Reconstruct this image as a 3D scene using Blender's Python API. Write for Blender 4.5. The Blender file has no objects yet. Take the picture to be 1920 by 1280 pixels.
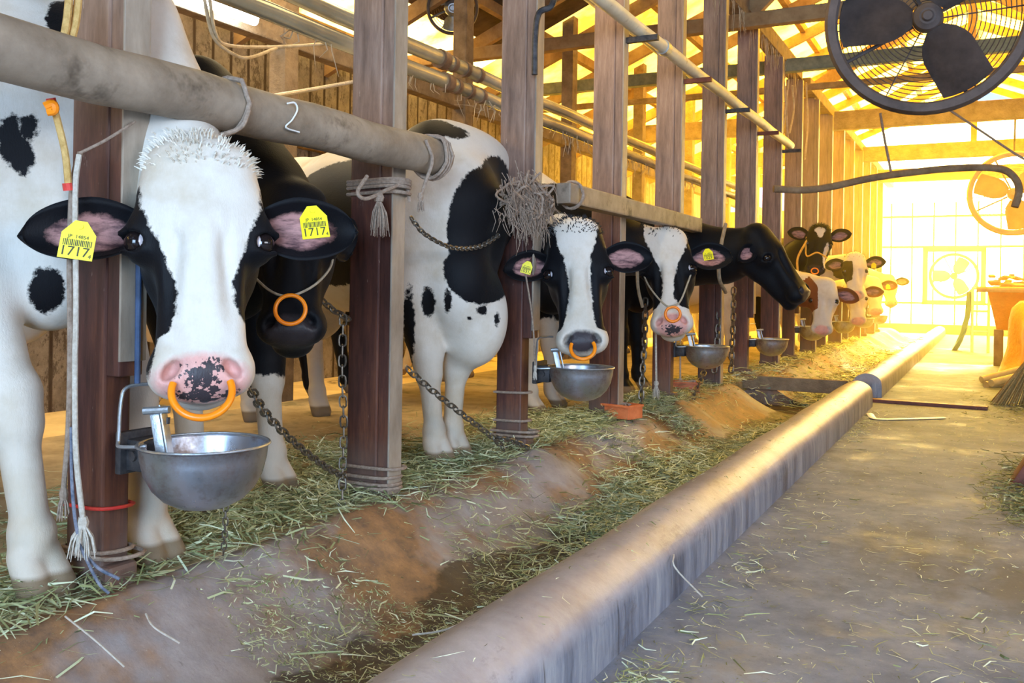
import bpy, bmesh, math, random
import numpy as np
from mathutils import Vector, Matrix
random.seed(7); RNG = np.random.default_rng(7)
SC = bpy.context.scene; COL = SC.collection
PI = math.pi
HAZE = 0.045

# ------------------------------------------------------------------ camera
F = 1700.0; TH = math.atan(888.5 / F); ROLL = math.radians(0.9)
cd = bpy.data.cameras.new('camera'); cam = bpy.data.objects.new('camera', cd); COL.objects.link(cam)
cd.sensor_width = 36; cd.lens = 36 * F / 1920; cd.shift_y = (541 - 640) / 1920; cd.clip_start = 0.02
fwd = Vector((-math.sin(TH), math.cos(TH), 0))
cam.matrix_world = Matrix.Translation((1.9, 0, 0.72)) @ Matrix.Rotation(TH, 4, 'Z') @ Matrix.Rotation(PI / 2, 4, 'X') @ Matrix.Rotation(ROLL, 4, 'Z')
SC.camera = cam
SC.view_settings.view_transform = 'Standard'; SC.view_settings.look = 'None'
SC.view_settings.gamma = 1; SC.view_settings.use_curve_mapping = False
SC.view_settings.exposure = 0.42
try:
    SC.cycles.use_denoising = True; SC.cycles.max_bounces = 8; SC.cycles.diffuse_bounces = 4
    SC.cycles.sample_clamp_indirect = 8
except Exception: pass

# ------------------------------------------------------------------ sky and sun
w = bpy.data.worlds.new('world'); SC.world = w; w.use_nodes = True
bg = w.node_tree.nodes['Background']; bg.inputs[0].default_value = (0.38, 0.62, 1.0, 1); bg.inputs[1].default_value = 1.45

def light(name, kind, loc, target, energy, color, **k):
    d = bpy.data.lights.new(name, kind); d.energy = energy; d.color = color
    for a, v in k.items(): setattr(d, a, v)
    o = bpy.data.objects.new(name, d); COL.objects.link(o); o.location = loc
    o.rotation_euler = (Vector(target) - Vector(loc)).to_track_quat('-Z', 'Y').to_euler(); return o
# low warm sun shining in through the open far end of the barn
light('sun', 'SUN', (2, 40, 14), (1.2, 12, 0), 9.0, (1.0, 0.70, 0.28), angle=0.05)
# daylight entering at the open near end, behind the photographer
light('near_doorway_daylight', 'AREA', (2.6, -3.3, 1.4), (0.6, 2.6, 0.5), 300, (0.50, 0.73, 1.0), shape='RECTANGLE', size=2.4, size_y=2.4)
light('added_right_key', 'AREA', (5.5, .6, 1.75), (0.2, 2.8, 0.4), 100, (0.95, 0.96, 1.0), shape='RECTANGLE', size=3.0, size_y=1.3)  # added key lamp on the unseen right side, brightens the near cows

# added warm lamp under the roof that brightens the back walkway
light('walkway_fill', 'AREA', (-3.1, 4.2, 2.88), (-2.7, 4.2, 0), 150, (1.0, 0.74, 0.36), shape='RECTANGLE', size=.6, size_y=8.0)

# ------------------------------------------------------------------ materials
class NT:
    def __init__(s, name):
        s.m = bpy.data.materials.new(name); s.m.use_nodes = True; s.t = s.m.node_tree
        s.b = s.t.nodes['Principled BSDF']; s.L = s.t.links.new
    def n(s, typ, **k):
        q = s.t.nodes.new(typ)
        for a, v in k.items():
            if a.startswith('i_'):
                key = a[2:]; key = int(key) if key.isdigit() else key
                q.inputs[key].default_value = v
            else: setattr(q, a, v)
        return q
    def noise(s, scale, detail=4, rough=0.6, coord=None, stretch=None):
        q = s.n('ShaderNodeTexNoise'); q.inputs['Scale'].default_value = scale
        q.inputs['Detail'].default_value = detail; q.inputs['Roughness'].default_value = rough
        c = coord or s.coord()
        if stretch:
            mp = s.n('ShaderNodeMapping'); mp.inputs['Scale'].default_value = stretch
            s.L(c, mp.inputs[0]); c = mp.outputs[0]
        s.L(c, q.inputs['Vector']); return q.outputs['Fac']
    def coord(s):
        if not hasattr(s, '_c'): s._c = s.n('ShaderNodeTexCoord').outputs['Object']
        return s._c
    def ramp(s, fac, stops):
        q = s.n('ShaderNodeValToRGB'); e = q.color_ramp.elements
        while len(e) < len(stops): e.new(0.5)
        for i, (p, c) in enumerate(stops):
            e[i].position = p; e[i].color = (*c, 1) if len(c) == 3 else c
        s.L(fac, q.inputs[0]); return q.outputs[0]
    def mix(s, fac, a, b, mode='MIX'):
        q = s.n('ShaderNodeMix', data_type='RGBA', blend_type=mode)
        for sock, v in ((0, fac), (6, a), (7, b)):
            if hasattr(v, 'is_linked'): s.L(v, q.inputs[sock])
            elif isinstance(v, tuple): q.inputs[sock].default_value = (*v, 1) if len(v) == 3 else v
            else: q.inputs[sock].default_value = v
        return q.outputs[2]
    def math(s, op, a, b=0.0, clamp=False):
        q = s.n('ShaderNodeMath', operation=op); q.use_clamp = clamp
        for i, v in enumerate((a, b)):
            if hasattr(v, 'is_linked'): s.L(v, q.inputs[i])
            else: q.inputs[i].default_value = v
        return q.outputs[0]
    def base(s, c):
        if hasattr(c, 'is_linked'): s.L(c, s.b.inputs['Base Color'])
        else: s.b.inputs['Base Color'].default_value = (*c, 1)
    def set(s, rough=0.7, metal=0.0, spec=None):
        if hasattr(rough, 'is_linked'): s.L(rough, s.b.inputs['Roughness'])
        else: s.b.inputs['Roughness'].default_value = rough
        s.b.inputs['Metallic'].default_value = metal
        if spec is not None: s.b.inputs['Specular IOR Level'].default_value = spec
    def bump(s, h, strength=0.3, dist=0.01):
        q = s.n('ShaderNodeBump'); q.inputs['Strength'].default_value = strength; q.inputs['Distance'].default_value = dist
        s.L(h, q.inputs['Height']); s.L(q.outputs[0], s.b.inputs['Normal'])

def noisy(name, c1, c2, scale=8, rough=0.7, metal=0.0, stretch=None, bump=0.25, bd=0.005, spec=None, c3=None, s3=2.0, t3=(0.52, 0.62)):
    t = NT(name); f = t.noise(scale, 6, 0.65, stretch=stretch)
    c = t.ramp(f, [(0.3, c1), (0.7, c2)])
    if c3:
        g = t.noise(s3, 5, 0.7); k = t.ramp(g, [(t3[0], (0, 0, 0)), (t3[1], (1, 1, 1))]); c = t.mix(k, c, c3)
    t.base(c); t.set(rough, metal, spec)
    if bump: t.bump(t.noise(scale * 4, 5, 0.7, stretch=stretch), bump, bd)
    return t.m
def emis(name, col, strength, c2=None, scale=2):
    t = NT(name); e = t.b
    e.inputs['Base Color'].default_value = (*[x * .5 for x in col], 1)
    if c2:
        f = t.noise(scale, 5, 0.6); c = t.ramp(f, [(0.38, c2), (0.62, col)]); t.L(c, e.inputs['Emission Color'])
    else: e.inputs['Emission Color'].default_value = (*col, 1)
    e.inputs['Emission Strength'].default_value = strength
    return t.m

M = {}
# brown painted stall post: reddish paint low down, dusty grey-brown above
def post_mat():
    t = NT('brown_painted_post'); co = t.coord()
    g = t.n('ShaderNodeNewGeometry'); sp = t.n('ShaderNodeSeparateXYZ'); t.L(g.outputs['Position'], sp.inputs[0])
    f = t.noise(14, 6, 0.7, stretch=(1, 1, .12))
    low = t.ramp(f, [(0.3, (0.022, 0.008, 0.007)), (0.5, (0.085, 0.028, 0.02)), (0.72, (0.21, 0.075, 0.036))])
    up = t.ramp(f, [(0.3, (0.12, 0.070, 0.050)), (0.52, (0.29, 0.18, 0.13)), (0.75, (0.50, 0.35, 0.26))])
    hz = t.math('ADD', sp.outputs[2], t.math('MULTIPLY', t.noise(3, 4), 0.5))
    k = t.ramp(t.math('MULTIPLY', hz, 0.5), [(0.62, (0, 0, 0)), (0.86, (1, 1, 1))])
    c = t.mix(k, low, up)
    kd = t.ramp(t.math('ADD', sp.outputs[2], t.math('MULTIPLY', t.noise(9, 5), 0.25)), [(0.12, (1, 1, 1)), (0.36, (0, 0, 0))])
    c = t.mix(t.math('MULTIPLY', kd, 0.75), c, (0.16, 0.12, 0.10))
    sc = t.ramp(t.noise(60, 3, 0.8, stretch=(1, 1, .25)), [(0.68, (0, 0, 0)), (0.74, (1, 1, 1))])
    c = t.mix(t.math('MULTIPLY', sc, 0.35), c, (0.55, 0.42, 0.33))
    t.base(c); t.set(0.55); t.bump(t.noise(40, 5, .7, stretch=(1, 1, .2)), 0.25, 0.004); return t.m
M['post'] = post_mat()
M['flange'] = noisy('dusty_steel_flange', (0.20, 0.15, 0.11), (0.45, 0.37, 0.29), 9, 0.5, stretch=(1, 1, .3))
M['pole'] = noisy('grey_weathered_pole', (0.17, 0.125, 0.088), (0.38, 0.30, 0.225), 7, 0.6, c3=(0.11, 0.08, 0.055), s3=5, t3=(.56, .68))
M['timber'] = noisy('dusty_timber', (0.17, 0.11, 0.06), (0.36, 0.25, 0.15), 9, 0.9, bump=.6, bd=.02)
M['rafter'] = noisy('rafter_timber', (0.22, 0.12, 0.05), (0.42, 0.27, 0.13), 6, 0.9)
M['pipe'] = noisy('milk_pipe_enamel', (0.36, 0.31, 0.20), (0.60, 0.54, 0.38), 3, 0.25, metal=.5, bump=.08)
M['pipe2'] = noisy('vacuum_pipe_enamel', (0.50, 0.47, 0.36), (0.72, 0.68, 0.55), 5, 0.4, bump=.15, c3=(0.3, .22, .14), s3=12, t3=(.6, .72))
M['coupling'] = noisy('rusty_coupling', (0.16, 0.09, 0.05), (0.33, 0.2, 0.12), 20, 0.6, metal=.4)
M['rope'] = noisy('dirty_rope', (0.26, 0.18, 0.13), (0.48, 0.37, 0.29), 90, 0.95, bump=.8, bd=.004)
M['rope_pale'] = noisy('pale_rope', (0.45, 0.38, 0.30), (0.72, 0.66, 0.58), 90, 0.95, bump=.8, bd=.003)
M['rope_yellow'] = noisy('yellow_rope', (0.50, 0.29, 0.08), (0.78, 0.52, 0.2), 60, 0.9, bump=.8, bd=.004)
M['rope_blue'] = noisy('blue_grey_twine', (0.04, 0.07, 0.12), (0.30, 0.30, 0.36), 50, 0.95)
M['red'] = noisy('red_tape', (0.5, 0.02, 0.02), (0.75, 0.06, 0.04), 20, 0.5)
M['chain'] = noisy('worn_chain', (0.10, 0.085, 0.07), (0.28, 0.25, 0.21), 60, 0.42, metal=.8)
M['galv'] = noisy('galvanised_rod', (0.3, 0.32, 0.34), (0.55, 0.57, 0.6), 20, 0.4, metal=.8)
M['darkmetal'] = noisy('blackened_bracket', (0.02, 0.02, 0.025), (0.10, 0.09, 0.09), 30, 0.55, metal=.5)
def bowl_mat():
    t = NT('stainless_bowl'); g = t.noise(5, 6, .75)
    k = t.ramp(g, [(0.49, (0, 0, 0)), (0.64, (1, 1, 1))])
    c = t.mix(t.math('MULTIPLY', k, .8), (0.46, 0.49, 0.56), (0.20, 0.115, 0.07))
    t.base(c); t.L(t.ramp(g, [(0.4, (.27,) * 3), (0.7, (.6,) * 3)]), t.b.inputs['Roughness'])
    t.b.inputs['Metallic'].default_value = .9; t.bump(t.noise(30, 4), .08, .002); return t.m
M['bowl'] = bowl_mat()
M['dregs'] = noisy('wet_feed_dregs', (0.05, 0.025, 0.015), (0.16, 0.08, 0.05), 40, 0.6)
M['orange'] = noisy('orange_plastic', (0.95, 0.22, 0.004), (1.0, 0.30, 0.008), 10, 0.35, bump=.05)
M['crate'] = noisy('orange_crate_plastic', (0.65, 0.14, 0.04), (0.85, 0.26, 0.1), 15, 0.5)
M['brick'] = noisy('red_clay_pot', (0.35, 0.09, 0.04), (0.55, 0.18, 0.09), 15, 0.8)
M['tag'] = noisy('yellow_tag_plastic', (0.85, 0.72, 0.0), (0.95, 0.83, 0.03), 10, 0.35, bump=0)
M['ink'] = noisy('black_ink', (0.03, 0.03, 0.01), (0.06, 0.05, 0.02), 10, 0.6, bump=0)
M['chalk'] = noisy('chalk', (0.7, 0.7, 0.68), (0.9, 0.9, 0.88), 30, 0.9, bump=0)
M['web'] = noisy('cobweb_dust', (0.35, 0.26, 0.15), (0.62, 0.5, 0.34), 20, 1.0)
M['fan'] = noisy('dusty_black_fan', (0.05, 0.038, 0.036), (0.14, 0.105, 0.095), 5, 0.75, bump=.2)
M['fan_pale'] = noisy('pale_fan_metal', (0.42, 0.34, 0.18), (0.62, 0.5, 0.28), 5, 0.6)
M['steelbeam'] = noisy('green_grey_steel', (0.13, 0.15, 0.11), (0.26, 0.28, 0.2), 12, 0.7, bump=.5)
M['horn'] = noisy('hoof_horn', (0.12, 0.09, 0.06), (0.38, 0.3, 0.2), 20, 0.6)
M['tail'] = noisy('tawny_tail_hair', (0.30, 0.10, 0.02), (0.62, 0.25, 0.06), 60, 0.8, stretch=(1, 1, .05))
M['blackhair'] = noisy('black_hair', (0.008, 0.008, 0.01), (0.02, 0.02, 0.024), 40, 0.55)
M['whitehair'] = noisy('white_hair', (0.62, 0.55, 0.45), (0.85, 0.8, 0.72), 40, 0.7)
M['leather'] = noisy('webbing_collar', (0.18, 0.13, 0.08), (0.36, 0.28, 0.19), 30, 0.8)
M['haltercord'] = noisy('halter_cord', (0.3, 0.25, 0.18), (0.5, 0.44, 0.34), 60, 0.8)
M['yellowcord'] = noisy('orange_halter_webbing', (0.6, 0.3, 0.03), (0.85, 0.5, 0.08), 30, 0.7)
M['plastic_and_sun'] = noisy('white_plastic_and_sun_slit', (0.85, 0.85, 0.82), (0.95, 0.95, 0.93), 6, 0.4, bump=0)  # plain white, shared by plastic parts and the slit of sunlight
M['sack'] = noisy('orange_tarpaulin', (0.62, 0.25, 0.02), (0.85, 0.42, 0.05), 5, 0.6, bump=.5, bd=.03)
M['blue'] = noisy('blue_sheet', (0.02, 0.12, 0.2), (0.08, 0.28, 0.4), 5, 0.5)
M['bamboo'] = noisy('bamboo', (0.55, 0.38, 0.14), (0.75, 0.58, 0.28), 10, 0.5, stretch=(1, .2, 1))
M['broom'] = noisy('broom_bristle', (0.3, 0.18, 0.05), (0.55, 0.38, 0.15), 80, 0.95)
M['darkred'] = noisy('rust_red_paint', (0.1, 0.02, 0.01), (0.2, 0.05, 0.02), 20, 0.6)
M['lamp'] = emis('fluorescent_tube', (0.75, 0.9, 1.0), 22)
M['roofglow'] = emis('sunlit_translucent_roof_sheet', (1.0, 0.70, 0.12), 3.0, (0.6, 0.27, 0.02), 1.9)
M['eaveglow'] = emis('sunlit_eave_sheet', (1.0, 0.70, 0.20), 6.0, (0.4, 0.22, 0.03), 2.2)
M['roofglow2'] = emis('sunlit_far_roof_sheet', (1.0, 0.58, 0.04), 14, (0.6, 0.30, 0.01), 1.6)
M['daylight'] = emis('sunlit_window_pane', (1.0, 0.58, 0.05), 8.0)
M['endlight'] = emis('sunlit_end_wall_sheet', (1.0, 0.80, 0.26), 30, (1.0, .75, .25), 2)
M['roofdark'] = noisy('dark_roof_boards', (0.05, 0.03, 0.018), (0.14, 0.09, 0.05), 5, 0.95)

def concrete(name, c1, c2, stain, wetc, ks=(.55, .68)):
    t = NT(name)
    f = t.noise(5, 8, .7); c = t.ramp(f, [(0.3, c1), (0.7, c2)])
    g = t.noise(1.1, 6, .7, stretch=(1, .45, 1)); k = t.ramp(g, [(ks[0], (0, 0, 0)), (ks[1], (1, 1, 1))])
    c = t.mix(t.math('MULTIPLY', k, .8), c, stain)
    g2 = t.noise(2.3, 6, .75); k2 = t.ramp(g2, [(0.60, (0, 0, 0)), (0.68, (1, 1, 1))])
    c = t.mix(t.math('MULTIPLY', k2, .7), c, wetc)
    dk = t.ramp(t.noise(60, 5, .85), [(0.60, (0, 0, 0)), (0.68, (1, 1, 1))]); c = t.mix(t.math('MULTIPLY', dk, .6), c, (0.05, 0.05, 0.055))
    sp = t.noise(110, 3, .8); k3 = t.ramp(sp, [(0.66, (0, 0, 0)), (0.72, (1, 1, 1))])
    c = t.mix(t.math('MULTIPLY', k3, .5), c, (0.6, 0.6, 0.5))
    t.base(c); t.L(t.ramp(g2, [(0.5, (.75,) * 3), (0.7, (.42,) * 3)]), t.b.inputs['Roughness'])
    t.bump(t.noise(25, 8, .75), .35, .012); return t.m
M['aisle'] = concrete('aisle_concrete', (0.115, 0.13, 0.17), (0.27, 0.30, 0.375), (0.10, 0.09, 0.08), (0.18, 0.175, 0.18))
M['trough0'] = concrete('worn_trough_concrete', (0.20, 0.16, 0.14), (0.42, 0.37, 0.34), (0.27, 0.13, 0.045), (0.045, 0.03, 0.02), ks=(.47, .60))
def trough_mat():
    t = NT('worn_feed_trough_concrete'); g = t.n('ShaderNodeNewGeometry'); sp = t.n('ShaderNodeSeparateXYZ'); t.L(g.outputs['Position'], sp.inputs[0])
    co = g.outputs['Position']
    c = t.ramp(t.noise(6, 8, .7, coord=co), [(.3, (.23, .20, .20)), (.7, (.42, .38, .38))])
    o_ = t.noise(1.25, 5, .6, coord=co, stretch=(.9, 1, 1)); k = t.ramp(o_, [(.46, (0, 0, 0)), (.54, (1, 1, 1))])
    oc = t.ramp(t.noise(9, 6, .75, coord=co), [(.35, (.11, .05, .018)), (.55, (.30, .14, .04)), (.7, (.45, .22, .07))])
    c = t.mix(t.math('MULTIPLY', k, .85), c, oc)
    # damp feed residue settled along the bottom of the basin
    d = t.math('ABSOLUTE', t.math('SUBTRACT', sp.outputs[0], .62))
    wv = t.math('ADD', t.math('MULTIPLY', d, 2.2), t.math('MULTIPLY', t.noise(1.9, 6, .65, coord=co, stretch=(1.4, .8, 1)), 1.6))
    kw = t.ramp(t.math('MULTIPLY', wv, .8), [(.86, (1, 1, 1)), (.93, (0, 0, 0))]); c = t.mix(t.math('MULTIPLY', kw, .88), c, t.ramp(t.noise(14, 6, .7, coord=co), [(.3, (.018, .013, .01)), (.7, (.085, .055, .032))]))
    st = t.ramp(t.noise(22, 6, .8, coord=co, stretch=(.25, 1.6, 1)), [(.60, (0, 0, 0)), (.70, (1, 1, 1))]); c = t.mix(t.math('MULTIPLY', st, .5), c, (.10, .075, .06))
    fl = t.ramp(t.noise(120, 3, .8, coord=co), [(.68, (0, 0, 0)), (.73, (1, 1, 1))]); c = t.mix(t.math('MULTIPLY', fl, .6), c, (.62, .64, .5))
    t.base(c); t.L(t.ramp(wv, [(.8, (.38,) * 3), (1.0, (.62,) * 3)]), t.b.inputs['Roughness']); t.bump(t.noise(28, 8, .75, coord=co), .4, .01); return t.m
M['trough'] = trough_mat()
def curb_mat():
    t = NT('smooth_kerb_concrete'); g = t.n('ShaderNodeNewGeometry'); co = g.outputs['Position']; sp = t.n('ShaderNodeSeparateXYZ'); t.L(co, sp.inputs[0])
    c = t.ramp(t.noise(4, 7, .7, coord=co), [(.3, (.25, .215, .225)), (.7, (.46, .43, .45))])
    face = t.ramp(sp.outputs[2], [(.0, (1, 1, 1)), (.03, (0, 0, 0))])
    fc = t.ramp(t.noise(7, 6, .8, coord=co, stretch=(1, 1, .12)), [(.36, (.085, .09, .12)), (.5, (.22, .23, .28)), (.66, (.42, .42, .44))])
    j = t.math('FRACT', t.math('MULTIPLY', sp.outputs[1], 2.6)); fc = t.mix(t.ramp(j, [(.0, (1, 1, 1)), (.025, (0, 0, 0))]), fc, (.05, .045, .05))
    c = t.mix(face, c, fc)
    o_ = t.ramp(t.noise(1.7, 5, .7, coord=co), [(.56, (0, 0, 0)), (.66, (1, 1, 1))]); c = t.mix(t.math('MULTIPLY', o_, .35), c, (.36, .20, .11))
    d = t.ramp(t.noise(9, 7, .8, coord=co, stretch=(1, .5, 1)), [(.56, (0, 0, 0)), (.68, (1, 1, 1))]); c = t.mix(t.math('MULTIPLY', d, .55), c, (.09, .07, .065))
    t.base(c); t.set(.42); t.bump(t.noise(30, 7, .7, coord=co), .3, .006); return t.m
M['curb'] = curb_mat()
M['curb0'] = concrete('smooth_curb_concrete', (0.30, 0.26, 0.26), (0.46, 0.42, 0.42), (0.34, 0.24, 0.18), (0.20, 0.15, 0.14))
M['stallfloor'] = noisy('sandy_stall_floor', (0.28, 0.20, 0.10), (0.56, 0.42, 0.24), 6, 0.9, c3=(0.2, .16, .08), s3=3)
M['walkway'] = noisy('warm_lit_walkway', (0.66, 0.48, 0.24), (0.85, 0.66, 0.36), 5, 0.95, c3=(0.1, .05, .02), s3=1.6, t3=(.6, .68))  # golden light on the walkway is put into this base colour
def wall_mat():
    t = NT('grimy_plank_wall')
    wv = t.n('ShaderNodeTexWave', wave_type='BANDS', bands_direction='Y'); wv.inputs['Scale'].default_value = 1.6; wv.inputs['Distortion'].default_value = .4
    t.L(t.coord(), wv.inputs[0])
    c = t.mix(t.ramp(wv.outputs[1], [(0.02, (1, 1, 1)), (0.1, (0, 0, 0))]), t.ramp(t.noise(4, 6, .8), [(.3, (.13, .105, .085)), (.7, (.36, .31, .26))]), (.05, .03, .02))
    v = t.noise(11, 8, .85, stretch=(1, 1, .5)); c = t.mix(t.ramp(v, [(0.52, (0, 0, 0)), (0.56, (.8, .8, .8))]), c, (.07, .05, .035))
    t.base(c); t.set(.95); t.bump(v, .6, .02); return t.m
M['wall'] = wall_mat()

def cow_mat(name, muzzle=(0.72, 0.38, 0.33), black=(0.0035, 0.0036, 0.0055), white=(0.80, 0.75, 0.69), spot=(0.05, 0.04, 0.045)):
    t = NT(name)
    def at(n): q = t.n('ShaderNodeAttribute'); q.attribute_name = n; return q.outputs['Fac']
    def step(v, wdt=0.003): return t.math('ADD', t.math('MULTIPLY', v, 0.5 / wdt), 0.5, True)
    jag = t.math('MULTIPLY', t.math('SUBTRACT', t.noise(35, 5, .75), .5), .035)
    n2 = t.noise(3.5, 6, .6)
    wh = t.mix(t.ramp(n2, [(.5, (0, 0, 0)), (.8, (1, 1, 1))]), white, (white[0] * .72, white[1] * .62, white[2] * .48))
    hair = t.noise(140, 3, .7, stretch=(1, 1, .25)); wh = t.mix(t.math('MULTIPLY', hair, .18), wh, (.45, .36, .28))
    dirt = t.math('MULTIPLY', step(t.math('ADD', at('dirt'), t.math('MULTIPLY', t.noise(14, 6, .8), .3)), .25), .45)
    wh = t.mix(dirt, wh, (.34, .25, .14))
    c = t.mix(step(t.math('ADD', at('coat'), jag)), wh, black)
    skin = t.mix(t.ramp(t.noise(30, 3), [(.4, (0, 0, 0)), (.7, (1, 1, 1))]), muzzle, tuple(x * .8 for x in muzzle))
    skin = t.mix(step(t.math('ADD', at('spot'), t.math('MULTIPLY', t.math('SUBTRACT', t.noise(62, 3, .6), .5), .11)), .002), skin, spot)
    c = t.mix(step(t.math('ADD', at('muz'), t.math('MULTIPLY', jag, .6)), .008), c, skin)
    earc = t.mix(t.ramp(t.noise(30, 4, .7, stretch=(.4, .4, 1.6)), [(.40, (0, 0, 0)), (.62, (1, 1, 1))]), (0.48, .25, .23), (.10, .05, .055))
    c = t.mix(step(t.math('ADD', at('earin'), t.math('MULTIPLY', jag, 14.)), .12), c, earc)
    c = t.mix(step(at('hoof'), .006), c, (.22, .16, .10))
    t.base(c); r = t.mix(step(at('muz'), .01), (.62,) * 3, (.33,) * 3); t.L(r, t.b.inputs['Roughness'])
    t.b.inputs['Specular IOR Level'].default_value = .18
    t.b.inputs['Sheen Weight'].default_value = .04; t.b.inputs['Sheen Roughness'].default_value = .4
    t.bump(t.math('ADD', t.noise(230, 3, .7, stretch=(1, 1, .3)), t.math('MULTIPLY', t.noise(18, 4), 1.2)), .28, .004)
    return t.m
M['cow'] = cow_mat('holstein_hide_pink_muzzle')
M['cow_dark'] = cow_mat('holstein_hide_dark_muzzle', muzzle=(.035, .028, .03))
M['cow_red'] = cow_mat('red_and_white_hide', black=(.22, .07, .02))
def eye_mat():
    t = NT('cow_eye'); sx = t.n('ShaderNodeSeparateXYZ'); t.L(t.coord(), sx.inputs[0])
    c = t.mix(t.ramp(t.math('ADD', t.math('MULTIPLY', sx.outputs[0], 20), .5), [(.885, (0, 0, 0)), (.91, (1, 1, 1))]), (.012, .008, .008), (.70, .60, .62))
    t.base(c); t.set(.08); return t.m
M['eye'] = eye_mat()
def hay_mat(name, tint):
    t = NT(name); q = t.n('ShaderNodeAttribute'); q.attribute_name = 'tone'
    c = t.ramp(q.outputs['Fac'], [(0, (0.10, 0.12, 0.045)), (.35, (0.30, 0.34, 0.16)), (.7, (.52, .56, .34)), (1, (.80, .86, .68))])
    c = t.mix(1.0, c, tint, 'MULTIPLY'); t.base(c); t.set(.6); return t.m
M['hay'] = hay_mat('dry_hay', (1.0, 1.0, .95))
M['chaff'] = hay_mat('chaff', (1.0, 1.0, 1.0))

# ------------------------------------------------------------------ helpers
def tag(o, label, cat, group=None, kind=None):
    o['label'] = label; o['category'] = cat
    if group: o['group'] = group
    if kind: o['kind'] = kind
    return o
def link(name, me, mat, parent=None):
    if mat is not None and not me.materials: me.materials.append(mat)
    o = bpy.data.objects.new(name, me); COL.objects.link(o)
    if parent is not None: o.parent = parent
    return o
def empty(name, loc=(0, 0, 0)):
    o = bpy.data.objects.new(name, None); o.empty_display_size = .1; o.location = loc; COL.objects.link(o); return o
def np_mesh(name, V, Q, smooth=True):
    V = np.asarray(V, np.float32); Q = np.asarray(Q, np.int32); me = bpy.data.meshes.new(name)
    me.vertices.add(len(V)); me.vertices.foreach_set('co', V.ravel())
    k = Q.shape[1]; me.loops.add(Q.size); me.loops.foreach_set('vertex_index', Q.ravel())
    me.polygons.add(len(Q)); me.polygons.foreach_set('loop_start', np.arange(0, Q.size, k, dtype=np.int32))
    me.polygons.foreach_set('use_smooth', np.full(len(Q), smooth)); me.update(calc_edges=True); me.validate(); return me
class MB:
    """collects pieces of one mesh"""
    def __init__(s): s.bm = bmesh.new()
    def box(s, c, size, rot=None, bev=0.0):
        r = bmesh.ops.create_cube(s.bm, size=1); vs = r['verts']
        m = Matrix.Translation(c) @ (rot.to_4x4() if rot else Matrix.Identity(4)) @ Matrix.Diagonal((*size, 1))
        bmesh.ops.transform(s.bm, matrix=m, verts=vs)
        if bev:
            es = list({e for v in vs for e in v.link_edges}); bmesh.ops.bevel(s.bm, geom=es, offset=bev, segments=2, affect='EDGES', profile=.6)
        return s
    def tube(s, pts, r, seg=10, closed=False, caps=True, squash=None):
        pts = [Vector(p) for p in pts]; n = len(pts); rs = r if isinstance(r, (list, tuple)) else [r] * n
        rings = []; up = None
        for i, p in enumerate(pts):
            a = pts[(i - 1) % n] if (closed or i > 0) else p; b = pts[(i + 1) % n] if (closed or i < n - 1) else p
            t = (b - a).normalized() if (b - a).length > 1e-9 else Vector((0, 0, 1))
            if up is None: up = Vector((0, 0, 1)) if abs(t.z) < .9 else Vector((1, 0, 0))
            side = t.cross(up).normalized(); up = side.cross(t).normalized()
            ring = []
            for k in range(seg):
                an = 2 * PI * k / seg; u = math.cos(an); v = math.sin(an)
                if squash: v *= squash
                ring.append(s.bm.verts.new(p + (side * u + up * v) * rs[i]))
            rings.append(ring)
        m = n if closed else n - 1
        for i in range(m):
            A, B = rings[i], rings[(i + 1) % n]
            for k in range(seg): s.bm.faces.new((A[k], A[(k + 1) % seg], B[(k + 1) % seg], B[k]))
        if caps and not closed:
            try: s.bm.faces.new(list(reversed(rings[0]))); s.bm.faces.new(rings[-1])
            except Exception: pass
        return s
    def lathe(s, prof, c=(0, 0, 0), seg=32, rot=None):
        R = rot.to_4x4() if rot else Matrix.Identity(4); M_ = Matrix.Translation(c) @ R; rings = []
        for r, z in prof:
            rings.append([s.bm.verts.new(M_ @ Vector((r * math.cos(2 * PI * k / seg), r * math.sin(2 * PI * k / seg), z))) for k in range(seg)])
        for A, B in zip(rings, rings[1:]):
            for k in range(seg): s.bm.faces.new((A[k], A[(k + 1) % seg], B[(k + 1) % seg], B[k]))
        return s
    def prism(s, poly, M_, th):
        a = [s.bm.verts.new(M_ @ Vector((x, y, -th / 2))) for x, y in poly]; b = [s.bm.verts.new(M_ @ Vector((x, y, th / 2))) for x, y in poly]
        s.bm.faces.new(list(reversed(a))); s.bm.faces.new(b); n = len(poly)
        for i in range(n): s.bm.faces.new((a[i], a[(i + 1) % n], b[(i + 1) % n], b[i]))
        return s
    def build(s, name, mat, parent=None, smooth=True, ang=.6):
        bmesh.ops.recalc_face_normals(s.bm, faces=s.bm.faces)
        me = bpy.data.meshes.new(name); s.bm.to_mesh(me); s.bm.free()
        if smooth:
            me.polygons.foreach_set('use_smooth', [True] * len(me.polygons))
            try: me.set_sharp_from_angle(angle=ang)
            except Exception: pass
        return link(name, me, mat, parent)
def struct(name, mb, mat): o = mb.build(name, mat, smooth=False); o['kind'] = 'structure'; return o
def arc_pts(c, r, a0, a1, n, ex, ey): return [Vector(c) + ex * (r * math.cos(a0 + (a1 - a0) * i / n)) + ey * (r * math.sin(a0 + (a1 - a0) * i / n)) for i in range(n + 1)]
def sag(a, b, s, n=14):
    a, b = Vector(a), Vector(b); return [a.lerp(b, i / n) - Vector((0, 0, s * 4 * (i / n) * (1 - i / n))) for i in range(n + 1)]
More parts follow.
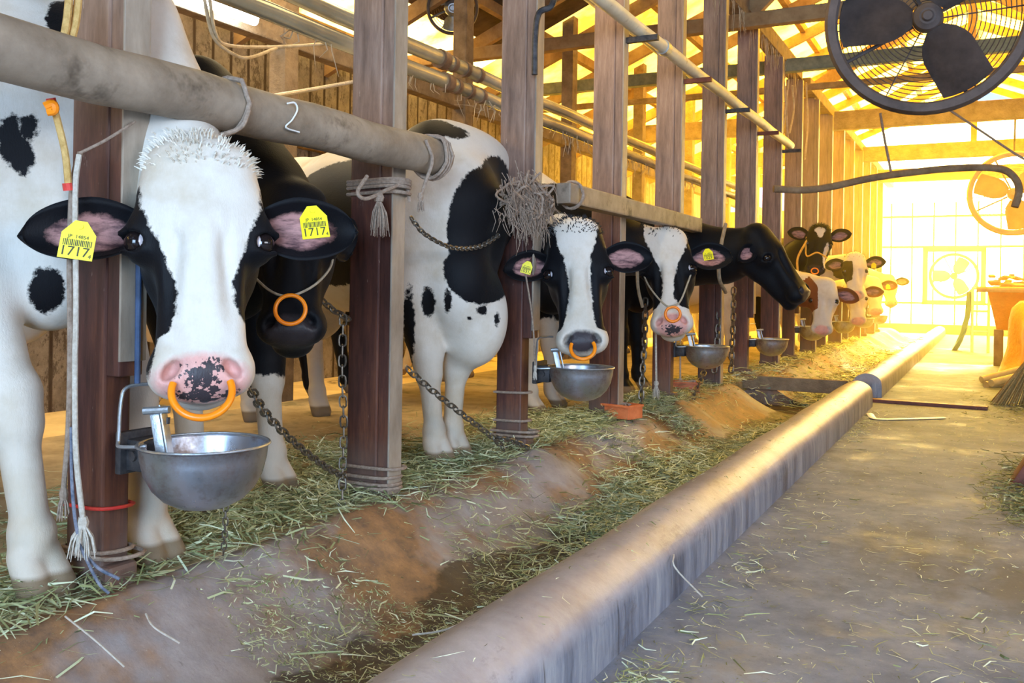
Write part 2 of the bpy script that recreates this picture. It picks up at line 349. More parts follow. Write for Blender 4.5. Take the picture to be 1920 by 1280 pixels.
def smooth_path(pts, n=8):
    P = [Vector(p) for p in pts]; P = [P[0] * 2 - P[1]] + P + [P[-1] * 2 - P[-2]]; out = []
    for i in range(1, len(P) - 2):
        for k in range(n):
            t = k / n; a, b, c, d = P[i - 1:i + 3]
            out.append(.5 * ((2 * b) + (c - a) * t + (2 * a - 5 * b + 4 * c - d) * t * t + (3 * b - a - 3 * c + d) * t ** 3))
    out.append(P[-2]); return out
def chain_obj(name, path, link_len=.035, wire=.0032, mat=None, parent=None, width=.55):
    """a chain of interlocking oval links along a path"""
    pts = [Vector(p) for p in path]; d = [0]
    for a, b in zip(pts, pts[1:]): d.append(d[-1] + (b - a).length)
    pitch = link_len - 2.6 * wire; n = max(2, int(d[-1] / pitch)); mb = MB(); j = 0
    for i in range(n):
        s0 = (i + .5) * pitch
        while j < len(d) - 2 and d[j + 1] < s0: j += 1
        f = (s0 - d[j]) / max(1e-6, d[j + 1] - d[j]); c = pts[j].lerp(pts[j + 1], f); t = (pts[j + 1] - pts[j]).normalized()
        up = Vector((0, 0, 1)) if abs(t.z) < .9 else Vector((1, .3, 0)).normalized()
        sd = t.cross(up).normalized(); u2 = sd.cross(t)
        q = sd if i % 2 else u2; q = (q * math.cos(.35) + (u2 if i % 2 else -sd) * math.sin(.35))
        hl = link_len / 2; hw = hl * width; oval = []
        for k in range(12):
            a = 2 * PI * k / 12; x = math.cos(a); y = math.sin(a)
            oval.append(c + t * ((hl - hw) * (1 if x > 0.01 else -1 if x < -.01 else 0) + hw * x * .9) + q * (hw * y))
        mb.tube(oval, wire, 5, closed=True)
    return mb.build(name, mat or M['chain'], parent)
def tassel(name, top, length, mat, parent=None, r=.012, n=26, spread=.022):
    mb = MB(); top = Vector(top); mb.tube([top + Vector((0, 0, .012)), top, top - Vector((0, 0, .014))], [r * .7, r, r * .8], 8)
    for i in range(n):
        a = random.random() * 2 * PI; q = random.random() ** .5
        e = top + Vector((math.cos(a) * spread * q, math.sin(a) * spread * q, -length * (.8 + .3 * random.random())))
        m_ = top.lerp(e, .5) + Vector((math.cos(a), math.sin(a), 0)) * spread * .25 * q
        mb.tube([top, m_, e], [.0022, .002, .001], 4)
    return mb.build(name, mat, parent)

# ------------------------------------------------------------------ structure
AZ = -0.10          # aisle level below the stall floor
CURB_END = 7.1; GAP_END = 7.75; BARN_Y = 21.3
struct('floor_aisle', MB().box((3.45, 9.0, AZ - .05), (4.6, 27, .1)), M['aisle'])
struct('floor_stalls', MB().box((-.915, 9.0, -.06), (2.03, 27, .12)), M['stallfloor'])
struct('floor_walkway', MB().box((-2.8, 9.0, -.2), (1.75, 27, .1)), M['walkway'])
struct('floor_gutter', MB().box((-2.12, 9.0, -.155), (.34, 27, .03)), noisy('wet_dark_gutter', (.03, .015, .008), (.14, .07, .03), 12, .6, bump=.6, bd=.02))
struct('floor_drain', MB().box((.6, 7.4, -.26), (1.1, .75, .08)), M['roofdark'])
TP = [(.10, .0), (.15, .006), (.22, -.02), (.33, -.095), (.46, -.165), (.6, -.20), (.74, -.19), (.86, -.13), (.93, -.045), (.955, .0)]
CP = [(.955, .0), (.965, .03), (.99, .058), (1.03, .078), (1.07, .085), (1.11, .078), (1.15, .055), (1.17, .03), (1.176, 0.0), (1.178, -.03), (1.178, -.098)]
def tz(x):
    for (a, b), (c, d) in zip(TP + CP[1:], (TP + CP[1:])[1:]):
        if a <= x <= c and c > a: return b + (d - b) * (x - a) / (c - a)
    return AZ if x > 1.17 else 0.0
def dense(P, n=4):
    return [(v.x, v.y) for v in smooth_path([(x, z, 0) for x, z in P], n)]
def extrude_profile(prof, y0, y1, ny, wob, floor_z=-.25, close=True):
    V = []; Q = []; m = len(prof)
    for j in range(ny + 1):
        y = y0 + (y1 - y0) * j / ny
        for i, (x, z) in enumerate(prof):
            ww = wob(x, y) if wob else 0; V.append((x, y, z + ww))
    for j in range(ny):
        for i in range(m - 1):
            a = j * m + i; Q.append((a, a + 1, a + m + 1, a + m))
    me = np_mesh('profile', V, Q); bm = bmesh.new(); bm.from_mesh(me)
    # give it thickness: skirts down to floor_z at both ends and both sides
    if close:
        es = [e for e in bm.edges if e.is_boundary]; r = bmesh.ops.extrude_edge_only(bm, edges=es)
        for v in r['geom']:
            if isinstance(v, bmesh.types.BMVert): v.co.z = min(v.co.z, floor_z)
    bmesh.ops.recalc_face_normals(bm, faces=bm.faces); bm.to_mesh(me); bm.free(); return me
def wob_t(x, y):
    e = max(0, 1 - abs(x - .3) / .35)
    return e * (.026 * math.sin(y * 5.8 + .3) + .012 * math.sin(y * 9.3)) * (1 if x > .16 else .3)
for k, (y0, y1) in enumerate(((-1.2, CURB_END), (GAP_END, 20.6))):
    g = 'near' if k == 0 else 'far'
    root = empty('feed_trough', (.6, y0, -.16))
    tag(root, 'long worn concrete feed trough with rounded kerb, ' + ('nearest the camera' if k == 0 else 'beyond the dark drain gap, sunlit'), 'feed trough')
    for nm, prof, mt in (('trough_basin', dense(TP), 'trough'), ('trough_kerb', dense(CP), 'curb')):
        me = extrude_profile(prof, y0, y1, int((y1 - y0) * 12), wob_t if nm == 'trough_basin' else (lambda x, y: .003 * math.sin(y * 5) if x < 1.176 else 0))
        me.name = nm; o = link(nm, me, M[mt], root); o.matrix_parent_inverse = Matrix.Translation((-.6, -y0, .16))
        try: o.data.set_sharp_from_angle(angle=.9)
        except Exception: pass

# walls and roof
def rz(x): return 5.15 - abs(x - 1.7) * .42
mb = MB(); segs = [(-3.5, 5.6, 0, 3.0), (5.6, 9.4, 0, 3.0), (9.4, BARN_Y, 0, .9), (9.4, BARN_Y, 2.0, 3.0)]
for y0, y1, z0, z1 in segs: mb.box((-3.64, (y0 + y1) / 2, (z0 + z1) / 2 - .1), (.08, y1 - y0, z1 - z0 + .1))
struct('wall_left', mb, M['wall'])
for i in range(5):
    y0 = 9.5 + i * 2.24; o = struct('window_%d' % (i + 1), MB().box((-3.66, y0 + 1.12, 1.45), (.02, 2.2, 1.2)), M['daylight'])
    mb = MB()
    for q in (0, 1, 2): mb.box((-3.6, y0 + .05 + q * 1.07, 1.4), (.06, .07, 1.2))
    mb.box((-3.6, y0 + 1.1, 1.45), (.06, 2.2, .05)); f = mb.build('window_frame', M['timber'], o, smooth=False)
struct('trim_1', MB().box((-3.56, 10, 2.0), (.1, 22, .1)), M['timber'])
struct('trim_2', MB().box((-3.56, 2.3, 1.35), (.1, 6.6, .1)), M['timber'])
struct('trim_3', MB().box((-3.56, 2.3, .7), (.1, 6.6, .1)), M['timber'])
mb = MB()
mb.box((5.75, 13.1, 1.5), (.08, 16.4, 3.2)); mb.box((5.75, -2.2, 1.5), (.08, 2.4, 3.2)); mb.box((5.75, 1.9, .45), (.08, 6.2, 1.1)); mb.box((5.75, 1.9, 2.8), (.08, 6.2, .6))
struct('wall_right', mb, M['wall'])
mb = MB()
mb.box((-1.3, -3.5, 1.7), (4.7, .08, 3.7)); mb.box((4.9, -3.5, 1.7), (1.8, .08, 3.7)); mb.box((2.5, -3.5, 3.6), (3.1, .08, 1.8))
struct('wall_near_added', mb, M['wall'])  # unseen wall added behind the camera for light contrast and reflections
# far wall: plank wall with a framed fan opening, a wide sheet door and translucent panels
mb = MB()
mb.box((-3.0, BARN_Y, 1.2), (3.3, .08, 2.8)); mb.box((4.2, BARN_Y, 1.3), (3.2, .08, 2.9))
mb.box((.7, BARN_Y, .0), (4.1, .08, .2))
struct('wall_far', mb, M['rafter'])
struct('window_9', MB().box((.66, BARN_Y + .06, 1.45), (4.0, .03, 2.6)), M['endlight'])
mb = MB()
for i in range(10): mb.box((-1.2 + i * .42, BARN_Y - .02, 1.4), (.03, .05, 2.6))
for z in (.55, 1.75, 2.4): mb.box((.66, BARN_Y - .03, z), (4.0, .05, .05))
struct('trim_4', mb, M['fan_pale'])
struct('window_10', MB().box((1.0, BARN_Y + .06, 3.6), (5.4, .03, 1.6)), M['endlight'])
# roof: dark boards near, sunlit translucent sheets beyond
def slope(y0, y1, x0, x1, th=.03, lift=0):
    z0, z1 = rz(x0) + lift, rz(x1) + lift; mb = MB(); bm = mb.bm
    v = [bm.verts.new(p) for p in ((x0, y0, z0), (x1, y0, z1), (x1, y1, z1), (x0, y1, z0), (x0, y0, z0 + th), (x1, y0, z1 + th), (x1, y1, z1 + th), (x0, y1, z0 + th))]
    for f in ((0, 3, 2, 1), (4, 5, 6, 7), (0, 1, 5, 4), (1, 2, 6, 5), (2, 3, 7, 6), (3, 0, 4, 7)): bm.faces.new([v[i] for i in f])
    return mb
struct('ceiling_near_left', slope(-3.5, 8.7, -2.75, 1.7), M['roofdark'])
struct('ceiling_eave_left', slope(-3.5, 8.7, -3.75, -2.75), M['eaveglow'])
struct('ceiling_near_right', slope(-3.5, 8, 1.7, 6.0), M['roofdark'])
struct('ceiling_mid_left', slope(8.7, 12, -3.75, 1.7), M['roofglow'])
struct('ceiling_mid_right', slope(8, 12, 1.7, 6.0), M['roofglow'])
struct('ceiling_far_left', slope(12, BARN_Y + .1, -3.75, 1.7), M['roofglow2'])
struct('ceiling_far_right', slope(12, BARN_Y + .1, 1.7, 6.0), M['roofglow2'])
# purlins along the barn, rafters across it
for i, x in enumerate([-3.3, -2.3, -1.3, -.3, .7, 1.7, 2.7, 3.7, 4.7, 5.6]):
    tag(struct('purlin', MB().box((x, 10, rz(x) - .08), (.07, 22.4, .1)), M['rafter']), 'roof purlin', 'purlin')
yy = [4.4 + i * 1.15 for i in range(15)]
for y in yy:
    mb = MB()
    for x0, x1 in ((-3.7, 1.68), (1.72, 5.9)):
        a = Vector((x0, y, rz(x0) - .18)); b = Vector((x1, y, rz(x1) - .18)); d = b - a
        mb.box((a + b) / 2, (d.length, .06, .13), rot=d.to_track_quat('X', 'Z').to_matrix())
    struct('rafter', mb, M['rafter'])
BEAMS = [(7.6, 2.98, .12, .10, 'rafter', 'brown timber tie beam, nearest the camera'), (9.35, 3.0, .13, .10, 'steelbeam', 'green grey steel tie beam with dust'),
         (10.4, 3.0, .07, .06, 'timber', 'thin brown tie rail behind the steel beam'), (12.6, 3.0, .24, .14, 'timber', 'thick dusty timber tie beam under the big fan'),
         (15.8, 3.0, .24, .14, 'timber', 'sunlit timber tie beam, second beyond the big fan'), (18.4, 2.95, .24, .14, 'timber', 'sunlit timber tie beam close to the far end')]
for y, z, h, t_, mt, lb in BEAMS:
    tag(MB().box((.6, y, z), (10.3, t_, h), bev=.01).build('tie_beam', M[mt], smooth=False), lb, 'beam')
for i, (y, x0, x1) in enumerate([(7.62, 1.7, 3.3), (12.6, 1.7, 4.2), (15.8, 1.7, 4.2)]):
    for s_, nm in ((-1, 'left'), (1, 'right')):
        a = Vector((1.7 + s_ * .12, y + .1, 4.55)); b = Vector((1.7 + s_ * (x1 - x0), y + .1, 3.1)); d = b - a
        tag(MB().box((a + b) / 2, (d.length, .07, .16), rot=d.to_track_quat('X', 'Z').to_matrix()).build('truss_brace', M['rafter'], smooth=False),
            'slanting truss brace on the %s of the roof ridge, %s' % (nm, ['over the nearest tie beam', 'over the thick dusty tie beam', 'over the second sunlit beam'][i]), 'brace')
    tag(MB().box((1.7, y + .1, 3.9), (.09, .07, 1.65)).build('king_post', M['rafter'], smooth=False), 'upright king post ' + ['over the nearest tie beam', 'over the thick dusty tie beam', 'over the second sunlit tie beam'][i], 'roof post')

# ------------------------------------------------------------------ stall posts, rails and pipes
PY = [1.48 + 1.08 * k for k in range(17)]
ORD = ['first', 'second', 'third', 'fourth', 'fifth', 'sixth', 'seventh', 'eighth', 'ninth', 'tenth', 'eleventh', 'twelfth', 'thirteenth', 'fourteenth', 'fifteenth', 'sixteenth', 'seventeenth']
NOTE = {0: 'nearest to the camera, behind the big white-faced cow', 1: 'with chalk scribbles and rope tied round it', 2: 'left of the middle white-blazed cow', 3: 'behind the middle white-blazed cow',
        4: 'behind the pink-nosed cow with a halter', 5: 'crossed by the stretched black neck', 6: 'right of the black stretching neck', 7: 'under the jaw of the black profile cow'}
for k, y in enumerate(PY):
    top = 3.04
    root = empty('stall_post', (0, y, -.02))
    tag(root, 'brown stall post, %s from the front, %s' % (ORD[k], NOTE.get(k, 'in the sunlit far row')), 'post', 'stall posts')
    P = []
    mb = MB().box((.008, 0, (top + .02) / 2), (.126, .075, top + .02), bev=.006)
    mb.box((.02, 0, .03), (.165, .084, .09), bev=.012)
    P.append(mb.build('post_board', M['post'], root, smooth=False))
    zb = .52 if k % 2 == 0 else .0
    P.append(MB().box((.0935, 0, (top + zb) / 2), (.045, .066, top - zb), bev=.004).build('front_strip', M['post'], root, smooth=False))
    P.append(MB().box((.1195, 0, (top + zb + .03) / 2), (.007, .074, top - zb - .04), bev=.002).build('steel_edge', M['flange'], root, smooth=False))
def along(name, x, z, y0, y1, r, mat, label, cat, seg=16, squash=None):
    n = 24; pts = [(x, y0 + (y1 - y0) * i / n, z + .004 * math.sin(i * 1.7)) for i in range(n + 1)]
    return tag(MB().tube(pts, r, seg, squash=squash).build(name, mat), label, cat)
# near stall rail
rail = along('stall_rail', .19, 1.172, -.6, 2.7, .064, M['pole'], 'thick grey wooden rail above the nearest cow, chalked with a 2', 'rail', 20)
def text(name, s, size, Mx, mat, parent, ext=.0004):
    c = bpy.data.curves.new(name, 'FONT'); c.body = s; c.size = size; c.extrude = ext; c.align_x = 'CENTER'; c.align_y = 'CENTER'
    c.materials.append(mat); tmp = bpy.data.objects.new(name, c); me = bpy.data.meshes.new_from_object(tmp); bpy.data.objects.remove(tmp)
    me.transform(Mx); return link(name, me, mat, parent)
p2 = [(.2575, 1.845, 1.20), (.2565, 1.875, 1.207), (.2565, 1.885, 1.19), (.257, 1.865, 1.16), (.2535, 1.845, 1.137), (.252, 1.90, 1.133)]
MB().tube(smooth_path(p2, 6), .0025, 5).build('chalk_numeral', M['chalk'], rail)
for i in range(3):
    p = [(.1195, PY[1] - .02 + .012 * math.sin(q * 2.2 + i), 1.55 - i * .11 - q * .012) for q in range(7)]
    tag(MB().tube(smooth_path(p, 4), .0016, 4).build('chalk_scribble', M['chalk']), 'white chalk scribble on the pale edge of the second post, %s' % ['topmost', 'middle', 'lowest'][i], 'chalk mark')
rail2 = MB()
rail2.box((.185, 4.85, 1.16), (.075, 2.16, .095), bev=.008); r2 = rail2.build('stall_rail', M['timber'] if False else M['pole'], smooth=False)
tag(r2, 'squared pale timber rail above the middle white-blazed cow', 'rail')
# milk and vacuum pipes
mp = along('milk_pipe', -.4, 1.80, .6, 9.6, .034, M['pipe'], 'upper shiny brass-toned milk pipe running behind the posts', 'pipe')
mp2 = along('milk_pipe', -.4, 1.70, .6, 9.6, .034, M['pipe'], 'lower brass-toned milk pipe running behind the posts', 'pipe')
for root, z, ys in ((mp, 1.80, (3.62, 3.72, 3.84, 3.97)), (mp2, 1.70, (3.66, 3.76, 3.88, 4.0))):
    for j, y in enumerate(ys):
        MB().tube([(-.4, y, z), (-.4, y + (.05 if j == 0 else .03), z)], .046 if j == 0 else .040, 14).build('coupling', M['coupling'], root)
vp = along('vacuum_pipe', .2, 2.15, 1.5, 9.05, .038, M['pipe2'], 'cream enamelled pipe running along the top front of the posts', 'pipe')
MB().tube([(.2, 5.1, 2.15), (.2, 5.16, 2.15)], .045, 14).build('coupling', M['galv'], vp)
along('vacuum_pipe', -.15, 2.42, 3.6, 9.9, .045, M['pipe2'], 'dusty pale pipe behind the post tops', 'pipe')
tag(MB().box((0.03, 7.0, 3.12), (.14, 6.4, .16), bev=.01).build('top_plate', M['timber'], smooth=False), 'cobwebbed timber plate over the stall posts', 'beam')
tag(MB().box((0.03, 16, 3.11), (.14, 10.6, .14), bev=.01).build('top_plate', M['timber'], smooth=False), 'sunlit timber plate over the far posts', 'beam')
for j, (y, z) in enumerate(((4.72, 2.11), (5.8, 2.11), (6.88, 2.11), (7.96, 2.11), (9.04, 2.11))):
    o = MB().box((.215, y, z - .013), (.18, .03, .03)).build('pipe_bracket', M['darkred'] if j % 2 else M['darkmetal'], smooth=False)
    tag(o, '%s short steel bracket carrying the cream pipe, %s' % ('rust red' if j % 2 else 'dark', ['at the fourth post', 'at the fifth post', 'at the sixth post', 'at the seventh post', 'at the eighth post'][j]), 'bracket')
# second line of posts behind the cows
for k, (x, y) in enumerate([(-2.05, 4.4), (-2.05, 6.6), (-2.05, 8.8), (-2.05, 11.0), (-2.05, 13.2), (-2.05, 15.4), (-2.05, 17.6)]):
    tag(MB().box((x, y, 1.9), (.13, .13, 4.0), bev=.01).build('roof_post', M['timber'], smooth=False), 'dusty roof post behind the cows, %s from the front' % ORD[k], 'post', 'back roof posts')
tag(MB().box((-2.05, 10.6, 2.3), (.1, 15, .16), bev=.01).build('back_beam', M['timber'], smooth=False), 'dusty beam joining the back roof posts', 'beam')
# fluorescent lamp
lf = empty('fluorescent_lamp', (-1.9, 3.36, 2.28)); tag(lf, 'bright cool fluorescent tube lamp at upper left under the roof', 'lamp')
MB().tube([(0, -.6, -.02), (0, .62, -.02)], .032, 12).build('lamp_tube', M['lamp'], lf)
MB().box((-.01, .01, .03), (.08, 1.32, .05), bev=.005).build('lamp_housing', M['plastic_and_sun'], lf, smooth=False)
tag(MB().tube([(-1.9, 3.36, 2.33), (-1.9, 3.36, 3.60)], .004, 6).build('lamp_cord', M['darkmetal']), 'dark cord holding up the fluorescent lamp', 'cord')
# added yellow volume imitating the glare in the far half of the barn
hm = bpy.data.materials.new('glare_haze_volume'); hm.use_nodes = True; nt = hm.node_tree; nt.nodes.remove(nt.nodes['Principled BSDF'])
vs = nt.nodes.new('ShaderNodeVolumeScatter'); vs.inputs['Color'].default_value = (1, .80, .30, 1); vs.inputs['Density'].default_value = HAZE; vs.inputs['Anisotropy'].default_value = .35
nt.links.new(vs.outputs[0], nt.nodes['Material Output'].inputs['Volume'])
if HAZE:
    o = MB().box((1.0, 14.9, 1.35), (8.6, 12.2, 2.8)).build('glare_haze', hm, smooth=False); tag(o, 'added golden haze imitating the bright glare at the far end of the barn', 'haze', kind='stuff')
# ------------------------------------------------------------------ cows: one continuous body surface each, polygonised from a distance field
def unit(v): v = np.asarray(v, float); return v / np.linalg.norm(v)
def ev_prims(P, prims):
    d = None
    for pr in prims:
        typ = pr[0]
        if typ == 'c':
            _, a, b, ra, rb, k = pr[:6]; a = np.asarray(a, np.float32); ab = np.asarray(b, np.float32) - a; L2 = float(ab @ ab) + 1e-9
            pa = P - a; h = np.clip(pa @ ab / L2, 0, 1); di = np.sqrt(((pa - h[:, None] * ab) ** 2).sum(1)) - (ra + (rb - ra) * h)
        else:
            _, c, r, R, k = pr[:5]; q = (P - np.asarray(c, np.float32)) @ np.asarray(R, np.float32); r = np.asarray(r, np.float32)
            k0 = np.sqrt(((q / r) ** 2).sum(1)); k1 = np.sqrt(((q / (r * r)) ** 2).sum(1)) + 1e-6; di = k0 * (k0 - 1) / k1
        if typ == 's':
            h = np.clip(.5 - .5 * (d + di) / k, 0, 1); d = d * (1 - h) + (-di) * h + k * h * (1 - h)
        elif d is None: d = di
        else:
            h = np.clip(.5 + .5 * (d - di) / k, 0, 1); d = d * (1 - h) + di * h - k * h * (1 - h)
    return d.astype(np.float32)
def surface(prims, h):
    lo = np.full(3, 1e9); hi = -lo
    for p in prims:
        if p[0] == 'c':
            for q, r in ((p[1], p[3]), (p[2], p[4])): lo = np.minimum(lo, np.array(q) - r); hi = np.maximum(hi, np.array(q) + r)
        elif p[0] == 'e': lo = np.minimum(lo, np.array(p[1]) - max(p[2])); hi = np.maximum(hi, np.array(p[1]) + max(p[2]))
    lo -= .04; hi += .04; K = 6; nc = np.ceil((hi - lo) / (h * K)).astype(int) + 1
    g = [lo[i] + (np.arange(nc[i]) + .5) * h * K for i in range(3)]
    G = np.stack(np.meshgrid(*g, indexing='ij'), -1).reshape(-1, 3).astype(np.float32)
    D = ev_prims(G, prims).reshape(nc); act = np.abs(D) < h * K * 1.45
    fine = np.repeat(np.repeat(np.repeat(D, K, 0), K, 1), K, 2); am = np.repeat(np.repeat(np.repeat(act, K, 0), K, 1), K, 2)
    idx = np.argwhere(am); P = (lo + (idx + .5) * h).astype(np.float32); fine[am] = ev_prims(P, prims)
    S = fine; ins = S < 0; off = lo + .5 * h
    c = [(i, j, k) for i in (0, 1) for j in (0, 1) for k in (0, 1)]
    n = S.shape; cnt = np.zeros((n[0] - 1, n[1] - 1, n[2] - 1), np.int8)
    sub = lambda A, o: A[o[0]:n[0] - 1 + o[0], o[1]:n[1] - 1 + o[1], o[2]:n[2] - 1 + o[2]]
    for o in c: cnt += sub(ins, o)
    cells = np.argwhere((cnt > 0) & (cnt < 8)); vid = np.full(cnt.shape, -1, np.int32); vid[tuple(cells.T)] = np.arange(len(cells))
    acc = np.zeros((len(cells), 3)); w_ = np.zeros(len(cells)); vals = [S[tuple((cells + np.array(o)).T)] for o in c]
    for a in range(8):
        for b in range(a + 1, 8):
            oa, ob = np.array(c[a]), np.array(c[b])
            if np.abs(oa - ob).sum() != 1: continue
            va, vb = vals[a], vals[b]; m = (va < 0) != (vb < 0); t = np.where(m, va / np.where(va == vb, 1, va - vb), 0)
            acc += np.where(m[:, None], oa + t[:, None] * (ob - oa), 0); w_ += m
    V = off + (cells + acc / w_[:, None]) * h; Q = []
    for ax in range(3):
        u, v = (ax + 1) % 3, (ax + 2) % 3; A = [slice(1, -1)] * 3; B = [slice(1, -1)] * 3; A[ax] = slice(0, -1); B[ax] = slice(1, None)
        sa, sb = ins[tuple(A)], ins[tuple(B)]
        for flip in (0, 1):
            e = np.argwhere((sa & ~sb) if not flip else (~sa & sb)); e[:, u] += 1; e[:, v] += 1
            du = np.zeros(3, int); du[u] = 1; dv = np.zeros(3, int); dv[v] = 1
            q = [vid[tuple((e - o).T)] for o in (du * 0, du, du + dv, dv)]
            q = np.stack(q, 1); q = q if not flip else q[:, ::-1]; Q.append(q)
    Q = np.concatenate(Q); Q = Q[(Q >= 0).all(1)]
    return V, Q

def ear_geo(hf, sgn, sc, droop, fwd_, L=.225, W=.068, up=0.0, twist=0.0):
    """cupped, leaf-shaped ear with thickness, in the head frame (s, n, u)"""
    base = np.array([sgn * .115, -.075, .115 + up]); d = unit([sgn * 1.0, fwd_, droop]); nn = unit(np.array([0, 1.0, 0]) - d * d[1]); ac = np.cross(d, nn) * sgn
    nn2 = nn * math.cos(twist) + ac * math.sin(twist); ac = ac * math.cos(twist) - nn * math.sin(twist); nn = nn2
    NT_, NA = 22, 13; V = []; inn = []; 
    for side in (0, 1):
        for i in range(NT_):
            t = 1 - (1 - i / (NT_ - 1)) ** 1.7; wd = W * (.50 + .56 * math.sin(PI * min(.5, t * 1.05))) * (math.sqrt(max(0, 1 - max(0, (t - .38) / .62) ** 2.3)) * .985 + .015) * 1.06
            for j in range(NA):
                a = -1 + 2 * j / (NA - 1); cup = (.95 - .55 * t) * wd
                p = base + d * L * t * (1 - .04 * a * a) + ac * wd * a + nn * (cup * (a * a - .6) - .02 * t * t)
                if side: p = p - nn * (.013 * (1 - abs(a) ** 3) * (1 - t * .5) + .002)
                V.append(p); inn.append((1 - math.sqrt((a / .60) ** 2 + ((t - .40) / .36) ** 2)) if not side else -1)
    Q = []
    def q(s_, i, j): return s_ * NT_ * NA + i * NA + j
    for s_ in (0, 1):
        for i in range(NT_ - 1):
            for j in range(NA - 1):
                f = [q(s_, i, j), q(s_, i, j + 1), q(s_, i + 1, j + 1), q(s_, i + 1, j)]; Q.append(f if s_ else f[::-1])
    for i in range(NT_ - 1):
        Q.append([q(0, i, 0), q(1, i, 0), q(1, i + 1, 0), q(0, i + 1, 0)]); Q.append([q(0, i, NA - 1), q(0, i + 1, NA - 1), q(1, i + 1, NA - 1), q(1, i, NA - 1)])
    for j in range(NA - 1): Q.append([q(0, NT_ - 1, j), q(0, NT_ - 1, j + 1), q(1, NT_ - 1, j + 1), q(1, NT_ - 1, j)])
    return np.array(V), np.array(Q), np.array(inn, float)

def cow(spec):
    g = spec.get; P0 = np.array(g('poll')); N0 = np.array(g('chin')); u = unit(N0 - P0); sc = np.linalg.norm(N0 - P0) / .575
    fn = np.array(g('face', np.array([1.9, 0, .8]) - P0), float); n = unit(fn - u * (fn @ u)); s = np.cross(n, u); HR = np.stack([s, n, u], 1)
    def H(x): return P0 + HR @ (np.array(x, float) * sc)
    W_ = g('wide', 1.0)
    pr = []
    def hc(a, b, ra, rb, k=.03, sym=False):
        for m in ((1, -1) if sym else (1,)):
            pr.append(('c', H((a[0] * m, a[1], a[2])), H((b[0] * m, b[1], b[2])), ra * sc, rb * sc, k))
    def he(c, r, k=.03, sym=False, rot=0.0, typ='e'):
        for m in ((1, -1) if sym else (1,)):
            R = np.array([[math.cos(rot * m), 0, math.sin(rot * m)], [0, 1, 0], [-math.sin(rot * m), 0, math.cos(rot * m)]])
            pr.append((typ, H((c[0] * m, c[1], c[2])), np.array(r) * sc, HR @ R, k))
    # ---- body
    F0 = np.array(g('feet', (0, 0, 0)), float); th = g('heading', 0.0); bs = g('size', 1.0)
    X = np.array([math.cos(th), math.sin(th), 0]); Y = np.array([-math.sin(th), math.cos(th), 0]); Z = np.array([0, 0, 1.0]); BR = np.stack([X, Y, Z], 1)
    def B(x): return F0 + BR @ (np.array(x, float) * bs)
    def bc(a, b, ra, rb, k=.06): pr.append(('c', B(a), B(b), ra * bs, rb * bs, k))
    def be(c, r, k=.08): pr.append(('e', B(c), np.array(r) * bs, BR, k))
    cx = g('chestx', 0.0)
    be((-.80, 0, .98), (.78, .335, .385)); be((cx - .16, 0, 1.0), (.32, .245, .385)); be((-1.42, 0, 1.08), (.34, .27, .30))
    bc((cx - .1, 0, 1.31), (-1.62, 0, 1.31), .075, .07, .1); be((cx + .06, 0, .76), (.16, .14, .20)); bc((-1.35, .2, 1.26), (-1.35, -.2, 1.26), .09, .09, .08)
    be((-1.22, 0, .60), (.22, .15, .17), .05)
    ft = g('forefeet', ((0, .16), (0, -.16)))
    for m, (fx, fy) in zip((1, -1), ft):
        fo = np.array([fx, fy]); sh = np.array([cx - .08, .18 * m]); K = lambda f, z: (*(fo * f + sh * (1 - f)), z)
        bc(K(0, 1.0), K(.25, .70), .15, .105, .08); bc(K(.25, .70), K(.75, .43), .095, .056, .05); bc(K(.78, .43), K(.82, .37), .060, .056, .03)
        bc(K(.82, .37), K(1, .13), .044, .038, .03); bc(K(1, .13), K(1, .10), .049, .047, .02)
        for q in (.024, -.024): bc((fx + .01, fy + q, .085), (fx + .055, fy + q * 1.15, .022), .034, .036, .012)
    hf = g('hindfeet', ((-1.50, .19), (-1.50, -.19)))
    for m, (fx, fy) in zip((1, -1), hf):
        bc((-1.42, .19 * m, 1.05), (-1.25, .21 * m, .72), .19, .125, .08); bc((-1.27, .2 * m, .74), (-1.60, (.2 * m + fy) / 2, .50), .115, .062, .05); bc((-1.60, (.2 * m + fy) / 2, .52), (fx, fy, .13), .052, .040, .03)
        bc((fx, fy, .13), (fx + .01, fy, .10), .048, .047, .02)
        for q in (.022, -.022): bc((fx + .01, fy + q, .085), (fx + .055, fy + q, .022), .033, .035, .012)
    bc((-1.66, 0, 1.30), (-1.80, 0, 1.05), .05, .032, .04); bc((-1.80, 0, 1.05), (-1.78, 0, .62), .028, .016, .02)
    # ---- neck, from withers and chest to the back of the head
    hb = H((0, -.13, .13)); nb = B((cx - .02, 0, 1.08)); mid = g('neck', None)
    mids = [np.array(m, float) for m in mid] if mid is not None else [(nb + hb) / 2]
    ch = [nb] + mids + [hb]; rr = np.interp(np.linspace(0, 1, len(ch)), [0, .5, 1], [.225, g('neckr', .155), .115])
    for a, b, ra, rb in zip(ch, ch[1:], rr, rr[1:]): pr.append(('c', a, b, ra, rb, .09))
    wt = B((cx - .12, 0, 1.33)); cr = [wt] + [m + Z * .09 for m in mids] + [H((0, -.08, .03))]
    for a, b in zip(cr, cr[1:]): pr.append(('c', a, b, .06, .055, .08))
    for typ, c_, r_, k_ in g('extra', []): pr.append((typ, np.array(c_), np.array(r_), np.eye(3), k_))
    # ---- head (s = across, n = out of the forehead, u = poll to muzzle)
    he((0, -.07, .10), (.118 * W_, .09, .12), .04); he((0, -.055, .035), (.102 * W_, .065, .06), .03)
    he((0, -.035, .16), (.122 * W_, .055, .14), .03); he((.113 * W_, -.052, .205), (.034, .045, .05), .035, True)
    hc((0, -.055, .20), (0, -.045, .44), .088, .060, .05); hc((.035, -.035, .3), (.052, -.03, .45), .045, .040, .04, True)
